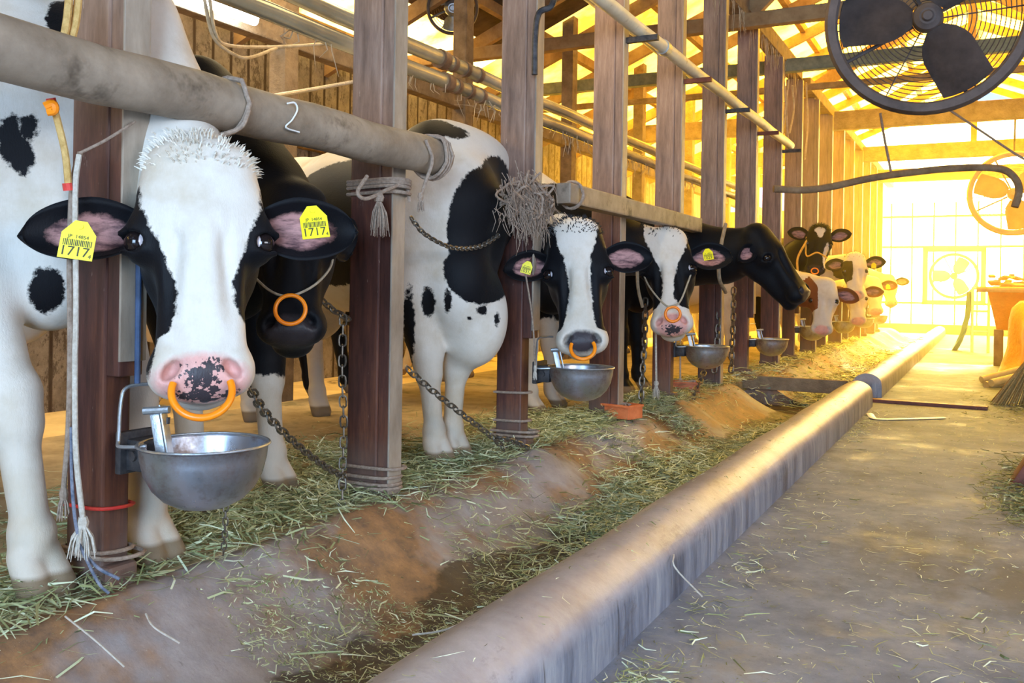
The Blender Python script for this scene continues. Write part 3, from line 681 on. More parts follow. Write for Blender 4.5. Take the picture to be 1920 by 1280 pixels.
    he((.078, -.14, .19), (.052, .085, .125), .05, True); hc((.06, -.175, .2), (.03, -.125, .46), .052, .036, .05, True)
    he((0, -.11, .36), (.075, .075, .14), .05)
    he((0, -.045, .495), (.098, .068, .062), .03); he((.062, -.03, .49), (.045, .05, .05), .02, True); he((0, -.115, .515), (.066, .05, .05), .025)
    he((.060, .034, .490), (.015, .050, .029), .007, True, .65, 's'); he((0, .035, .548), (.006, .03, .018), .01, typ='s')
    he((.052 * W_ + .0, .02, .30), (.012, .02, .09), .03, True, .1, 's')
    he((.124 * W_, -.030, .212), (.030, .030, .021), .008, True, 0, 's')
    hc((.098 * W_, -.012, .195), (.146 * W_, -.045, .192), .011, .009, .012, True); hc((.10 * W_, -.012, .232), (.144 * W_, -.045, .232), .008, .007, .012, True)
    pr2 = [p for p in pr if p[0] != 's'] + [p for p in pr if p[0] == 's']
    V, Q = surface(pr2, g('voxel', .012))
    V = V.astype(np.float32); nb_ = len(V)
    el, er = g('earL', {}), g('earR', {}); parts = [(V, Q, np.full(nb_, -1.0))]; o = nb_
    for sg, kw in ((-1, el), (1, er)):
        k2 = dict(droop=.12, fwd_=.15); k2.update(kw); ev_, eq, ei = ear_geo(HR, sg, sc, **k2)
        ev_ = P0 + (ev_ * np.array([W_ if False else 1, 1, 1]) * sc) @ HR.T; parts.append((ev_, eq + o, ei)); o += len(ev_)
    AV = np.concatenate([p[0] for p in parts]); AQ = np.concatenate([p[1] for p in parts]); AI = np.concatenate([p[2] for p in parts])
    me = np_mesh('dairy_cow', AV, AQ)
    h_ = (AV - P0) @ HR / sc; b_ = (AV - F0) @ BR / bs
    # coat: positive is dark
    base = g('base', 1.0); coat = np.full(len(AV), .2 * base)
    def blob(val, pts, cen, rad, sign):
        q = (pts - np.array(cen)) / np.array(rad); L_ = np.sqrt((q ** 2).sum(1)); e = (1 - L_) * min(rad)
        return np.maximum(val, e) if sign > 0 else np.minimum(val, -e)
    v_ = h_
    if g('vframe'):
        vo, va = g('vframe'); vr = np.array([math.cos(va), math.sin(va), 0]); vd = np.array([-math.sin(va), math.cos(va), 0]); v_ = (AV - np.array(vo)) @ np.stack([vr, vd, [0, 0, 1]], 1)
    for fr, cen, rad, sign in g('patches', []):
        pts = {'b': b_, 'h': h_, 'w': AV, 'v': v_}[fr]; coat = blob(coat, pts, cen, rad, sign)
    inh = ((h_ - np.array([0, -.06, .27])) / np.array([.30, .24, .36])); inh = (inh ** 2).sum(1) < 1
    bz = g('blaze')
    if bz:
        uu = h_[:, 2]; cl = np.interp(uu, [q[0] for q in bz], [q[1] for q in bz]); crr = np.interp(uu, [q[0] for q in bz], [q[2] for q in bz])
        inside = np.minimum(h_[:, 0] - cl, crr - h_[:, 0]); inside = np.minimum(inside, h_[:, 1] + .14)
        face = -inside
        if g('jaw') is not None:
            a0, a1 = g('jaw'); face = np.minimum(face, a0 + (a1 - a0) * np.clip(h_[:, 1] / -.2, 0, 1) - uu)
        coat = np.where(inh, face, coat)
    for fr, cen, rad, sign in g('patches2', []):
        pts = {'b': b_, 'h': h_, 'w': AV}[fr]; coat = blob(coat, pts, cen, rad, sign)
    ear = AI > -2; ear[:nb_] = False; coat[ear] = g('earcol', .2)
    muz = blob(np.full(len(AV), -.2), h_, g('muzc', (0, .01, .512)), g('muzr', (.082, .055, .055)), 1)
    spot = np.full(len(AV), -.2)
    for c_, r_ in g('spots', []): spot = blob(spot, h_, c_, r_, 1)
    hoof = .055 * bs - (AV[:, 2] - F0[2]); dirt = .30 - (AV[:, 2] - F0[2]) * .75
    dirt = np.maximum(dirt, -.2); earin = AI * 1.0; hoof[ear] = -1
    for nm, arr in (('coat', coat), ('muz', muz), ('spot', spot), ('hoof', hoof), ('dirt', dirt), ('earin', earin)):
        a = me.attributes.new(nm, 'FLOAT', 'POINT'); a.data.foreach_set('value', arr.astype(np.float32))
    ob = link('dairy_cow', me, M[g('mat', 'cow')]); tag(ob, g('label'), 'cow', 'dairy cows in the stalls')
    S_, N_, U_ = [Vector(HR[:, i]) for i in range(3)]; HV = lambda x: Vector(H(x))
    R3 = Matrix((S_, N_, U_)).transposed()
    if g('eyes', True):
        for m in (-1, 1):
            bm = bmesh.new(); bmesh.ops.create_uvsphere(bm, u_segments=20, v_segments=14, radius=.0255 * sc); e_me = bpy.data.meshes.new('eye'); bm.to_mesh(e_me); bm.free()
            e_me.polygons.foreach_set('use_smooth', [True] * len(e_me.polygons))
            e = link('eye', e_me, M['eye'], ob)
            # local +x of the eye looks at the corner nearest the nose bridge
            ax = (-S_ * m * .8 + N_ * .55).normalized(); az = U_; ay = az.cross(ax).normalized(); az = ax.cross(ay)
            e.matrix_local = Matrix.Translation(HV((.1185 * W_ * m, -.0385, .212))) @ Matrix((ax, ay, az)).transposed().to_4x4()
    if g('tuft'):
        # short curly hair rooted on the poll
        col, cnt = g('tuft'); mb = MB(); nrm = np.zeros(len(me.vertices) * 3, np.float32); me.vertices.foreach_get('normal', nrm); nrm = nrm.reshape(-1, 3)
        ii = np.where((h_[:nb_, 2] < .055) & (h_[:nb_, 1] > -.09) & (np.abs(h_[:nb_, 0]) < .12) & (h_[:nb_, 2] > -.05))[0]
        if len(ii):
            for q in RNG.choice(ii, cnt * 3):
                p = Vector(AV[q]); nn = Vector(nrm[q]); sx = h_[q, 0]
                dd = (nn * .9 + S_ * (sx * 5 + random.uniform(-.5, .5)) - U_ * random.uniform(.1, .8)).normalized(); l = random.uniform(.007, .018) * sc
                mb.tube([p - nn * .003, p + dd * l * .6, p + (dd + U_ * random.uniform(.0, .5)).normalized() * l], [.0022, .0017, .0004], 3)
            mb.build('forelock', M[col], ob)['kind'] = 'stuff'
    rg = g('ring')
    if rg:
        c_, R_, tilt = rg[:3]; r_ = rg[3] if len(rg) > 3 else .0065; a0, a1 = rg[4] if len(rg) > 4 else (0, 2 * PI)
        ex = S_; ey = (U_ * math.cos(tilt) + N_ * math.sin(tilt))
        cc = HV(c_); pts = arc_pts(cc, R_ * sc, a0, a1, 40, ex, ey)
        if a1 - a0 > 6.2: MB().tube(pts[:-1], r_ * sc, 12, closed=True).build('nose_ring', M['orange'], ob)
        else: MB().tube(pts, r_ * sc, 12).build('nose_ring', M['orange'], ob)
    for t_ in g('tags', []):
        c_, rot, size, txt, small = t_
        ct = HV(c_); nx = (S_ * math.cos(rot) + U_ * math.sin(rot)); nz = N_ if len(t_) < 6 else N_; ny = nz.cross(nx)
        Mx = Matrix.Translation(ct) @ Matrix((nx, ny, nz)).transposed().to_4x4()
        w2, h2 = .030 * size, .036 * size
        poly = [(-w2, -h2), (w2, -h2), (w2, h2 * .35), (w2 * .35, h2 * 1.05), (-w2 * .35, h2 * 1.05), (-w2, h2 * .35)]
        tg = MB().prism(poly, Mx, .0025).build('ear_tag', M['tag'], ob, smooth=False)
        MB().tube([Mx @ Vector((0, h2 * .75, -.006)), Mx @ Vector((0, h2 * .75, .004))], .0055 * size, 12).build('tag_stud', M['tag'], tg)
        if txt:
            text('tag_number', txt, .026 * size, Mx @ Matrix.Translation((-.003, -h2 * .62, .0017)), M['ink'], tg)
            text('tag_number', small, .011 * size, Mx @ Matrix.Translation((w2 * .82, -h2 * .80, .0017)), M['ink'], tg)
            text('tag_number', 'JP  14854', .0095 * size, Mx @ Matrix.Translation((0, h2 * .18, .0017)), M['ink'], tg)
            mb = MB()
            for i in range(17): mb.box(Mx @ Vector((-w2 * .8 + i * w2 * .1, -h2 * .14, .0016)), (.0011 * size * (1 + (i * 7 % 3) * .35), .012 * size, .0008), rot=Mx.to_3x3())
            mb.build('tag_barcode', M['ink'], tg, smooth=False)
    for nm, pts, r_, mt in g('straps', []):
        pp = [HV(p) for p in pts]; MB().tube(smooth_path(pp, 6), r_ * sc, 6).build(nm, M[mt], ob)
    if g('switch'):
        a = Vector(B((-1.78, 0, .66))); mb = MB()
        for i in range(40):
            q = Vector((random.gauss(0, .018), random.gauss(0, .018), 0)); mb.tube([a, a + q - Vector((0, 0, .14)), a + q * 1.6 - Vector((0, 0, .3 + random.random() * .06))], [.006, .006, .001], 4)
        mb.build('tail_switch', M[g('switch')], ob)['kind'] = 'stuff'
    return ob, HV

# blaze rows: (distance below the poll, left edge, right edge) of the white part, across the face
C1 = cow(dict(label='large white cow with black eye patches and pink muzzle, head over the nearest bowl', poll=(.29, 1.518, 1.045), chin=(.385, 1.445, .44), face=(1.9 - .3, -1.5, -.05),
    feet=(-.14, 1.505, 0), heading=-.03, size=1.06, voxel=.0075, wide=1.08, chestx=-.14, forefeet=((.10, .145), (.10, -.15)), neck=[(-.05, 1.66, 1.16)], neckr=.15,
    base=-1.0, patches=[('v', (-.045, 0, .185), (.028, .6, .06), 1), ('v', (-.02, 0, .15), (.026, .6, .05), 1), ('v', (-.008, 0, .215), (.022, .6, .035), 1), ('v', (.036, 0, -.168), (.042, .6, .058), 1), ('v', (.065, 0, .52), (.04, .6, .07), 1), ('v', (.36, .5, .62), (.12, .4, .12), 1)],
    vframe=((-.295, 1.504, .868), .970), extra=[('e', (-.17, 1.67, 1.36), (.20, .11, .19), .10)],
    blaze=[(-.1, -.2, .2), (.055, -.2, .2), (.09, -.125, .125), (.14, -.118, .125), (.20, -.092, .098), (.26, -.068, .08), (.30, -.052, .064), (.35, -.048, .066), (.38, -.052, .08), (.41, -.065, .105), (.43, -.1, .13), (.46, -.3, .3), (.6, -.3, .3)],
    patches2=[('h', (-.115, -.03, .43), (.030, .05, .075), 1), ('h', (.125, -.10, .36), (.026, .06, .09), 1), ('h', (-.15, -.07, .44), (.022, .1, .05), -1)],
    muzc=(0, .005, .512), muzr=(.094, .06, .056), spots=[((0, .03, .50), (.034, .05, .025)), ((.0, .02, .545), (.045, .05, .022)), ((.055, .0, .55), (.02, .04, .015))],
    ring=((0, .028, .535), .058, .35, .0075, (-.35, PI + .35)), tuft=('whitehair', 110),
    earL=dict(droop=.10, fwd_=.26, L=.24, W=.062, up=.06, twist=-.1), earR=dict(droop=.03, fwd_=.12, L=.23, W=.064, up=.055, twist=.1),
    tags=[((-.228, .065, .235), .15, 1.12, '1717', '4'), ((.232, .03, .180), -.12, 1.05, '1717', '4')]))
C2 = cow(dict(label='black cow with orange nose ring and rope halter, half hidden behind the nearest cow', poll=(.02, 2.14, 1.03), chin=(.16, 1.985, .54), face=(1.5, -1.9, .25),
    feet=(-.30, 2.24, 0), heading=-.05, size=1.06, voxel=.011, mat='cow_dark', chestx=-.08, base=1.0, patches=[('b', (-.9, 0, .55), (.6, .5, .3), -1), ('b', (0, 0, .1), (.2, .5, .3), -1)],
    muzc=(0, .0, .52), muzr=(.075, .06, .05), earL=dict(up=.02), earR=dict(up=.0, droop=.5, fwd_=-1.4, L=.17), ring=((0, .055, .468), .045, -.15, .0065),
    straps=[('halter', [(-.13, -.05, .30), (-.06, .04, .40), (0, .062, .425), (.07, .035, .38), (.12, -.03, .29), (.13, -.08, .20)], .004, 'haltercord')]))
C3 = cow(dict(label='white-blazed black cow with dark muzzle dipping to the second bowl', poll=(.30, 3.65, 1.02), chin=(.385, 3.565, .42), face=(1.63, -3.6, .0),
    vframe=((-.064, 3.261, .92), .542), extra=[('e', (-.2, 3.42, 1.06), (.22, .26, .33), .12), ('e', (.0, 3.30, .60), (.14, .14, .21), .08), ('e', (-.15, 3.45, 1.30), (.16, .3, .12), .1)],
    feet=(-.10, 3.22, 0), heading=-.42, size=1.0, voxel=.009, wide=1.0, chestx=.02, forefeet=((-.03, .07), (.03, -.06)), neck=[(-.20, 3.50, 1.08), (-.02, 3.86, .98)], neckr=.13,
    hindfeet=((-1.50, .17), (-1.50, -.22)),
    base=-1.0, patches=[('b', (-.55, 0, 1.0), (.45, .6, .30), 1), ('v', (.11, 0, .03), (.165, .6, .27), 1), ('v', (.09, 0, -.13), (.155, .6, .14), 1), ('v', (.17, 0, .20), (.10, .6, .17), 1), ('v', (-.12, 0, .455), (.10, .6, .05), 1), ('v', (-.02, 0, .44), (.06, .6, .03), 1), ('v', (-.115, 0, -.26), (.030, .6, .062), 1), ('v', (-.035, 0, -.255), (.016, .6, .05), 1), ('v', (.10, 0, -.288), (.024, .6, .02), 1), ('v', (.05, 0, -.32), (.01, .6, .008), 1), ('v', (.165, 0, -.33), (.012, .6, .03), 1), ('v', (-.19, 0, -.36), (.025, .6, .16), 1), ('w', (.02, 3.8, .98), (.25, .16, .4), 1)],
    blaze=[(-.1, -.2, .2), (-.02, -.1, .1), (.03, -.09, .09), (.10, -.078, .075), (.16, -.055, .052), (.25, -.040, .048), (.33, -.045, .052), (.40, -.06, .05), (.45, -.085, .062), (.49, -.2, .2), (.6, -.2, .2)],
    muzc=(0, .0, .50), muzr=(.07, .075, .045), spots=[((0, .0, .50), (.2, .2, .2))], mat='cow', tuft=('blackhair', 90),
    ring=((0, .03, .530), .048, .35, .0075, (-.5, PI + .5)), earL=dict(droop=.12, fwd_=.38, L=.20, W=.060, up=.045), earR=dict(droop=.08, fwd_=.15, L=.20, W=.06, up=.03),
    tags=[((-.205, .075, .20), .35, .75, '1031', '8')]))
C4 = cow(dict(label='black cow with wide white blaze, pink spotted nose and thin halter rope', poll=(.205, 5.21, 1.09), chin=(.31, 5.04, .45), face=(1.4, -5.0, .1),
    feet=(-.42, 4.83, 0), heading=.05, size=1.02, voxel=.011, wide=.95, neck=[(-.05, 5.02, .98)], base=1.0,
    patches=[('b', (-.1, 0, 1.36), (.22, .3, .07), -1), ('b', (0, 0, .1), (.2, .5, .45), -1), ('b', (-.8, 0, .5), (.5, .3, .2), -1)],
    blaze=[(-.1, -.2, .2), (.02, -.11, .11), (.10, -.10, .095), (.16, -.07, .07), (.22, -.04, .04), (.3, -.03, .022), (.37, -.04, .02), (.42, -.07, .05), (.45, -.2, .2), (.6, -.2, .2)],
    muzc=(0, .0, .51), muzr=(.08, .07, .06), spots=[((.0, .03, .54), (.04, .06, .03))], tuft=('blackhair', 30), earR=dict(droop=.12, L=.21, up=.02), earL=dict(droop=.0, L=.2),
    ring=((.01, .045, .465), .036, -.15, .007), tags=[((.20, .03, .165), -.1, .95, '1029', '')],
    straps=[('halter', [(-.14, -.05, .18), (-.10, 0, .30), (-.03, .045, .41), (.01, .052, .425), (.05, .04, .40), (.09, .0, .30), (.11, -.03, .24)], .0045, 'haltercord')]))
C5 = cow(dict(label='all black cow seen in profile, neck stretched out over the trough', poll=(.585, 6.02, 1.17), chin=(.90, 6.06, .665), face=(.85, -.25, .53),
    feet=(-.35, 6.15, 0), heading=0.0, size=1.0, voxel=.011, mat='cow_dark', neck=[(.10, 6.14, .98), (.32, 6.12, .96)], neckr=.19, base=1.0, earL=dict(droop=.2, fwd_=-.3, L=.16, W=.05), earR=dict(droop=.3, fwd_=-.5, L=.17, W=.05),
    muzr=(.07, .05, .05), tags=[((.19, -.07, .14), 1.2, .7, '', '')],
    straps=[('halter', [(.13, -.10, .12), (.135, -.06, .25), (.085, -.03, .40), (.07, -.0, .46)], .0045, 'haltercord')]))
C6 = cow(dict(label='black cow with a white heart on its forehead and orange webbing halter, above the others', poll=(.375, 9.8, 1.43), chin=(.34, 9.66, .90), face=(1.3, -9, -.6),
    feet=(-.35, 10.6, 0), size=1.05, voxel=.016, mat='cow_dark', neck=[(-.05, 10.35, 1.12), (.16, 9.95, 1.12)], base=1.0, patches2=[('h', (.0, 0, .07), (.055, .1, .04), -1), ('h', (.01, 0, .11), (.03, .1, .05), -1), ('h', (.09, -.02, .34), (.03, .06, .15), -1)], blaze=None, tuft=('blackhair', 60),
    ring=((0, .03, .53), .036, .3, .007), earL=dict(droop=-.1), earR=dict(droop=-.35), straps=[('halter', [(-.13, -.04, .14), (-.105, .0, .36), (0, .055, .33), (.105, 0, .36)], .009, 'yellowcord'), ('halter_strap', [(-.12, -.02, .18), (-.19, .02, .40), (-.17, 0, .56)], .012, 'yellowcord')]))
C7 = cow(dict(label='white faced cow with one black eye patch, ear tag glowing yellow, in the far row', poll=(.54, 11.25, 1.20), chin=(.56, 11.1, .64), face=(1.3, -11, .5), neck=[(.1, 11.6, 1.0)], feet=(-.3, 11.72, 0), voxel=.018, base=-1., earcol=.2,
    patches=[('b', (-.8, 0, 1.1), (.7, .5, .3), 1)], blaze=[(-.1, -.2, .2), (.08, -.2, .2), (.1, -.03, .3), (.2, -.02, .3), (.33, -.03, .3), (.40, -.3, .3), (.6, -.3, .3)], tuft=('blackhair', 20), earR=dict(droop=-.15), tags=[((.2, .03, .16), 0, .9, '', '')]))
C8 = cow(dict(label='red and white cow, pale face hanging low in front of the far black cow', poll=(.50, 9.30, .86), chin=(.49, 9.20, .30), face=(1.3, -9, .3), feet=(-.45, 9.57, 0), heading=-.1, size=.92, voxel=.018, mat='cow_red', base=-1., earcol=.2,
    patches=[('b', (-.8, 0, 1.1), (.7, .5, .3), 1)], blaze=[(-.1, -.2, .2), (.08, -.06, .2), (.3, -.05, .2), (.4, -.3, .2), (.6, -.3, .3)], neck=[(.05, 9.5, .80), (.3, 9.42, .74)], earL=dict(droop=.5), earR=dict(droop=.3), muzr=(.07, .05, .05)))
C9 = cow(dict(label='white faced cow with a red ear, low behind the red and white cow', poll=(.44, 12.1, .86), chin=(.50, 12.0, .32), face=(1.3, -11, .3), neck=[(.1, 12.6, .8)], feet=(-.3, 12.82, 0), voxel=.02, mat='cow_red', base=-1., earcol=.2,
    blaze=[(-.1, -.2, .2), (.6, -.3, .3)], earR=dict(droop=.1), earL=dict(droop=-.2)))
C10 = cow(dict(label='white cow with brown edged ears, far along the sunlit row', poll=(.42, 14.2, .96), chin=(.50, 14.1, .40), face=(1.3, -11, .3), feet=(-.3, 13.9, 0), voxel=.022, mat='cow_red', base=-1., earcol=.2, blaze=[(-.1, -.2, .2), (.6, -.3, .3)], tags=[((.2, .03, .16), 0, 1., '', '')]))
C11 = cow(dict(label='pale cow at the far end of the row, almost lost in the sunlight', poll=(.42, 16.6, 1.05), chin=(.50, 16.5, .5), face=(1.3, -11, .3), feet=(-.3, 17.14, 0), voxel=.024, base=-1., earcol=.2, eyes=False, blaze=[(-.1, -.2, .2), (.6, -.3, .3)]))
# cows of the opposite row, seen from behind through the gaps
for (fx, fy, hd, lb, sw, mt) in ((-2.7, 4.6, PI - .1, 'dirty white cow of the opposite row, tawny tail turned to the camera', 'tail', 'cow'), (-2.75, 7.3, PI + .1, 'brown patched cow of the opposite row, seen behind the black cows', 'tail', 'cow_red')):
    base_ = np.array([fx - 1.75, fy, -.12])
    cow(dict(label=lb, poll=tuple(base_ + [-.45, .05, 1.35]), chin=tuple(base_ + [-.85, .05, .95]), face=(-1, 0, .6), feet=tuple(base_), heading=hd, size=.98, voxel=.02, base=-1., switch=sw, eyes=False, mat=mt,
        patches=[('b', (-1.3, .1, 1.2), (.35, .3, .25), 1), ('b', (-.5, 0, 1.1), (.4, .5, .3), 1)]))

# ------------------------------------------------------------------ drinking bowls
V_ = Vector
def make_bowl(detail=True):
    root = empty('drinking_bowl')
    prof = [(0.001, -.150), (.03, -.149), (.06, -.142), (.09, -.126), (.115, -.10), (.132, -.068), (.141, -.03), (.144, 0), (.147, .003), (.150, .0), (.147, -.003)]
    inner = [(.141, -.004), (.136, -.035), (.126, -.068), (.108, -.098), (.08, -.124), (.04, -.14), (.001, -.143)]
    MB().lathe(prof + inner, seg=48).build('bowl_shell', M['bowl'], root, ang=1.2)
    MB().tube([(.146 * math.cos(a * PI / 24), .146 * math.sin(a * PI / 24), .001) for a in range(48)], .0035, 8, closed=True).build('bowl_rim', M['galv'], root)
    mb = MB(); mb.box((-.165, -.02, -.035), (.075, .085, .075), bev=.008); mb.box((-.195, -.02, -.03), (.02, .12, .10), bev=.005); mb.tube([(-.16, -.07, -.035), (-.16, .03, -.035)], .012, 10)
    mb.build('bracket', M['darkmetal'], root)
    # valve paddle: slotted bright plate rising from the bowl near the bracket
    vp_ = MB()
    R = Matrix.Rotation(-.25, 3, 'Y') @ Matrix.Rotation(.5, 3, 'Z')
    vp_.box((-.075, -.045, .03), (.005, .038, .12), rot=R, bev=.002); vp_.box((-.092, -.055, .025), (.022, .006, .12), rot=R, bev=.002)
    vp_.tube([(-.115, -.075, .075), (-.06, -.05, .08)], .009, 10); o = vp_.build('valve_paddle', M['galv'], root)
    MB().tube([V_((-.0715, -.043, .045)), V_((-.0705, -.043, .06))], .0055, 8, squash=.5).build('paddle_slot', M['darkmetal'], o)
    MB().tube(smooth_path([(-.18, -.09, .0), (-.18, -.085, .09), (-.178, -.07, .125), (-.16, -.02, .13), (-.14, .0, .13)], 5), .0045, 7).build('guard_rod', M['galv'], root)
    MB().tube(smooth_path([(-.18, -.09, .0), (-.165, -.10, -.008), (-.12, -.09, -.006), (-.1, -.08, -.004)], 5), .0045, 7).build('guard_rod', M['galv'], root)
    mb = MB()
    for i in range(9):
        a = random.random() * 6.28; r = .085 + random.random() * .02; mb.box((r * math.cos(a), r * math.sin(a), -.078 - random.random() * .01), (.022, .022, .02), rot=Matrix.Rotation(random.random() * 3, 3, 'Z'), bev=.004)
    mb.build('feed_dregs', M['dregs'], root)['kind'] = 'stuff'
    return root
def copy_tree(o, parent=None):
    c = o.copy(); COL.objects.link(c); c.parent = parent
    for ch in o.children: copy_tree(ch, c)
    return c
BL = ['big stainless drinking bowl under the pink muzzle of the nearest cow', 'stainless drinking bowl under the dark muzzled white-blazed cow', 'grey steel drinking bowl right of the pink spotted nose',
      'steel drinking bowl with frothy rim under the black profile cow', 'rust stained drinking bowl under the low red and white cow', 'sunlit drinking bowl behind the rust stained one', 'sunlit drinking bowl, far along the row', 'drinking bowl lost in sunlight at the far end']
b0 = make_bowl()
for j, (x, y, z) in enumerate([(.30, 1.535, .350), (.305, 3.73, .375), (.27, 5.90, .362), (.24, 8.10, .315), (.24, 10.2, .36), (.28, 12.37, .36), (.28, 14.53, .36), (.28, 16.7, .36)]):
    b = b0 if j == 0 else copy_tree(b0); b.location = (x, y, z); tag(b, BL[j], 'drinking bowl', 'drinking bowls')
tag(MB().tube([(0.128, 1.487, 0.796), (0.128, 1.488, 0.682), (0.128, 1.489, 0.483)], .007, 10).build('water_pipe', noisy('blue_painted_pipe', (.02, .04, .09), (.06, .1, .2), 20, .4)), 'thin dark blue water pipe beside the first post', 'pipe')

# ------------------------------------------------------------------ ropes, tassels and chains
def rope(name, pts, r, mat, label, cat='rope', sm=6, parent=None):
    o = MB().tube(smooth_path(pts, sm), r, 8).build(name, M[mat], parent)
    if parent is None: tag(o, label, cat)
    return o
def ringloop(c, rx, rz_, ax='y', n=20, j=.003):
    c = V_(c); out = []
    for i in range(n):
        a = 2 * PI * i / n; p = V_((math.cos(a) * rx, 0, math.sin(a) * rz_)) if ax == 'y' else V_((math.cos(a) * rx, math.sin(a) * rz_, 0))
        out.append(c + p + V_((random.uniform(-j, j),) * 3))
    return out
def wraps(name, c, rx, ry, zs, r, mat, label, cat='rope', ax='z'):
    root = empty(name, c); tag(root, label, cat)
    for z in zs:
        off = V_((0, 0, z)) if ax == 'z' else V_((0, z, 0))
        MB().tube(ringloop(off, rx, ry, 'y' if ax == 'y' else 'z'), r, 7, closed=True).build('rope_turn', M[mat], root)
    return root
def rect_wrap(c, z, x0, x1, y0, y1, m=.006):
    return smooth_path([(x0 - m, y0 - m, z), (x1 + m, y0 - m, z + .004), (x1 + m, y1 + m, z), (x0 - m, y1 + m, z - .004), (x0 - m, y0 - m, z)], 4)[:-1]
PX0 = -.055
def post_wrap(k, zs, r, mat, label):
    root = empty('rope_wrap', (0, PY[k], zs[0])); tag(root, label, 'rope')
    for z in zs:
        o = MB().tube([V_(p) - V_((0, 0, zs[0])) for p in rect_wrap(None, z + random.uniform(-.004, .004), PX0 if z > .08 else -.066, (.072 if k % 2 == 0 and z < .5 else .124) if z > .08 else .105, *((-.040, .040) if z > .08 else (-.045, .045)))], r, 7, closed=True).build('rope_turn', M[mat], root)
    return root
rope('yellow_rope', [(0.130, 1.295, 1.366), (0.130, 1.288, 1.283), (0.140, 1.268, 1.210)], .0085, 'rope_yellow', 'left strand of yellow rope hanging in front of the first post')
rope('yellow_rope', [(0.130, 1.317, 1.372), (0.130, 1.310, 1.289), (0.140, 1.286, 1.218)], .0085, 'rope_yellow', 'right strand of yellow rope hanging in front of the first post')
r_ = rope('yellow_rope', [(0.120, 1.267, 1.095), (0.120, 1.280, 1.057), (0.120, 1.297, 0.996), (0.120, 1.306, 0.925)], .0075, 'rope_yellow', 'yellow rope with orange knot hanging below the grey rail')
MB().tube(smooth_path([(0.130, 1.240, 1.089), (0.140, 1.250, 1.096), (0.140, 1.254, 1.084), (0.130, 1.245, 1.080)], 5), .010, 9).build('knot', M['orange'], r_)
MB().tube([(0.130, 1.253, 1.110), (0.130, 1.257, 1.097)], .010, 9).build('rope_end', M['red'], r_); MB().tube([(0.120, 1.302, 0.935), (0.120, 1.305, 0.919)], .010, 9).build('rope_end', M['red'], r_)
rope('grey_rope', [(0.125, 1.330, 1.006), (0.100, 1.330, 0.937), (0.090, 1.333, 0.777), (0.080, 1.345, 0.586), (0.080, 1.344, 0.394), (0.080, 1.334, 0.247)], .006, 'rope', 'left grey rope hanging down beside the first post')
rope('grey_rope', [(0.130, 1.323, 0.999), (0.130, 1.315, 0.916), (0.130, 1.321, 0.683), (0.130, 1.321, 0.519), (0.130, 1.327, 0.342), (0.130, 1.347, 0.191)], .0062, 'rope_pale', 'grey rope ending in a pale tassel low on the first post')
tag(tassel('rope_tassel', (0.130, 1.347, 0.187), .075, M['rope_pale'], r=.013, spread=.038, n=60), 'pale frayed tassel low beside the first post', 'tassel')
tag(tassel('rope_tassel', (0.080, 1.335, 0.247), .055, M['rope'], r=.010, spread=.014), 'dull tassel left of the pale one on the first post', 'tassel')
rope('blue_twine', [(0.110, 1.329, 0.399), (0.120, 1.327, 0.259), (0.130, 1.338, 0.152), (0.150, 1.365, 0.089), (0.180, 1.404, 0.053)], .0038, 'rope_blue', 'frayed blue grey twine at the foot of the first post')
rope('blue_twine', [(0.140, 1.331, 0.143), (0.160, 1.364, 0.055), (0.170, 1.385, 0.025)], .0035, 'rope_blue', 'short blue grey twine end lying on the trough edge')
rope('tie_rope', [(0.130, 1.323, 1.002), (0.135, 1.387, 1.041), (0.135, 1.465, 1.096)], .0035, 'rope', 'thin cord slanting across the first post up to the rail')
post_wrap(0, (.075, .082), .005, 'rope', 'grey cord round the foot of the first post')
post_wrap(0, (.19,), .0045, 'red', 'strip of red tape round the first post near its foot')
post_wrap(1, (1.055, 1.068, 1.08, 1.035), .0065, 'rope', 'brown rope wrapped round the second post under the rail end')
post_wrap(1, (.03, .05, .07, .10), .006, 'rope', 'muddy rope wrapped round the foot of the second post')
post_wrap(2, (.06, .08, .13, .25), .006, 'rope', 'muddy rope wrapped round the foot of the third post')
wraps('rope_loop', (.19, 1.70, 1.172), .071, .071, (0,), .0065, 'rope', 'brown rope looped round the grey rail above the nearest cow', ax='y').children
rope('rope_loop_tail', [(.262, 1.70, 1.155), (.255, 1.69, 1.12), (.235, 1.685, 1.105), (.20, 1.65, 1.085)], .006, 'rope', 'short rope end hanging below the rope loop on the grey rail')
rt = wraps('rope_loop', (.19, 2.655, 1.172), .072, .074, (0, .016, -.014), .0065, 'rope', 'thick rope turns round the end of the grey rail', ax='y')
rope('rope_tail', [(0.260, 2.509, 1.205), (0.260, 2.550, 1.144), (0.250, 2.522, 1.061), (0.250, 2.498, 1.011)], .006, 'rope', 'rope tail hanging from the end of the grey rail')
tag(tassel('rope_tassel', (0.250, 2.498, 1.018), .05, M['rope'], r=.010, spread=.016), 'small brown tassel hanging from the grey rail end', 'tassel')
tag(tassel('rope_tassel', (0.135, 2.426, 1.012), .12, M['rope'], r=.018, spread=.04, n=60), 'frayed brown rope tassel on the front of the second post', 'tassel')
rope('rope_strand', [(0.130, 2.368, 1.075), (0.130, 2.319, 1.018), (0.135, 2.363, 1.002), (0.140, 2.487, 1.049), (0.140, 2.571, 1.071), (0.140, 2.599, 1.013)], .0065, 'rope', 'rope strand knotted across the second post')
tag(tassel('rope_tassel', (0.130, 3.621, 0.369), .05, M['rope_pale'], r=.008, spread=.01), 'tiny pale tassel low on the third post', 'tassel')
rope('grey_rope', [(0.130, 3.500, 0.815), (0.130, 3.587, 0.583), (0.130, 3.621, 0.369)], .004, 'rope', 'thin rope hanging down the third post')
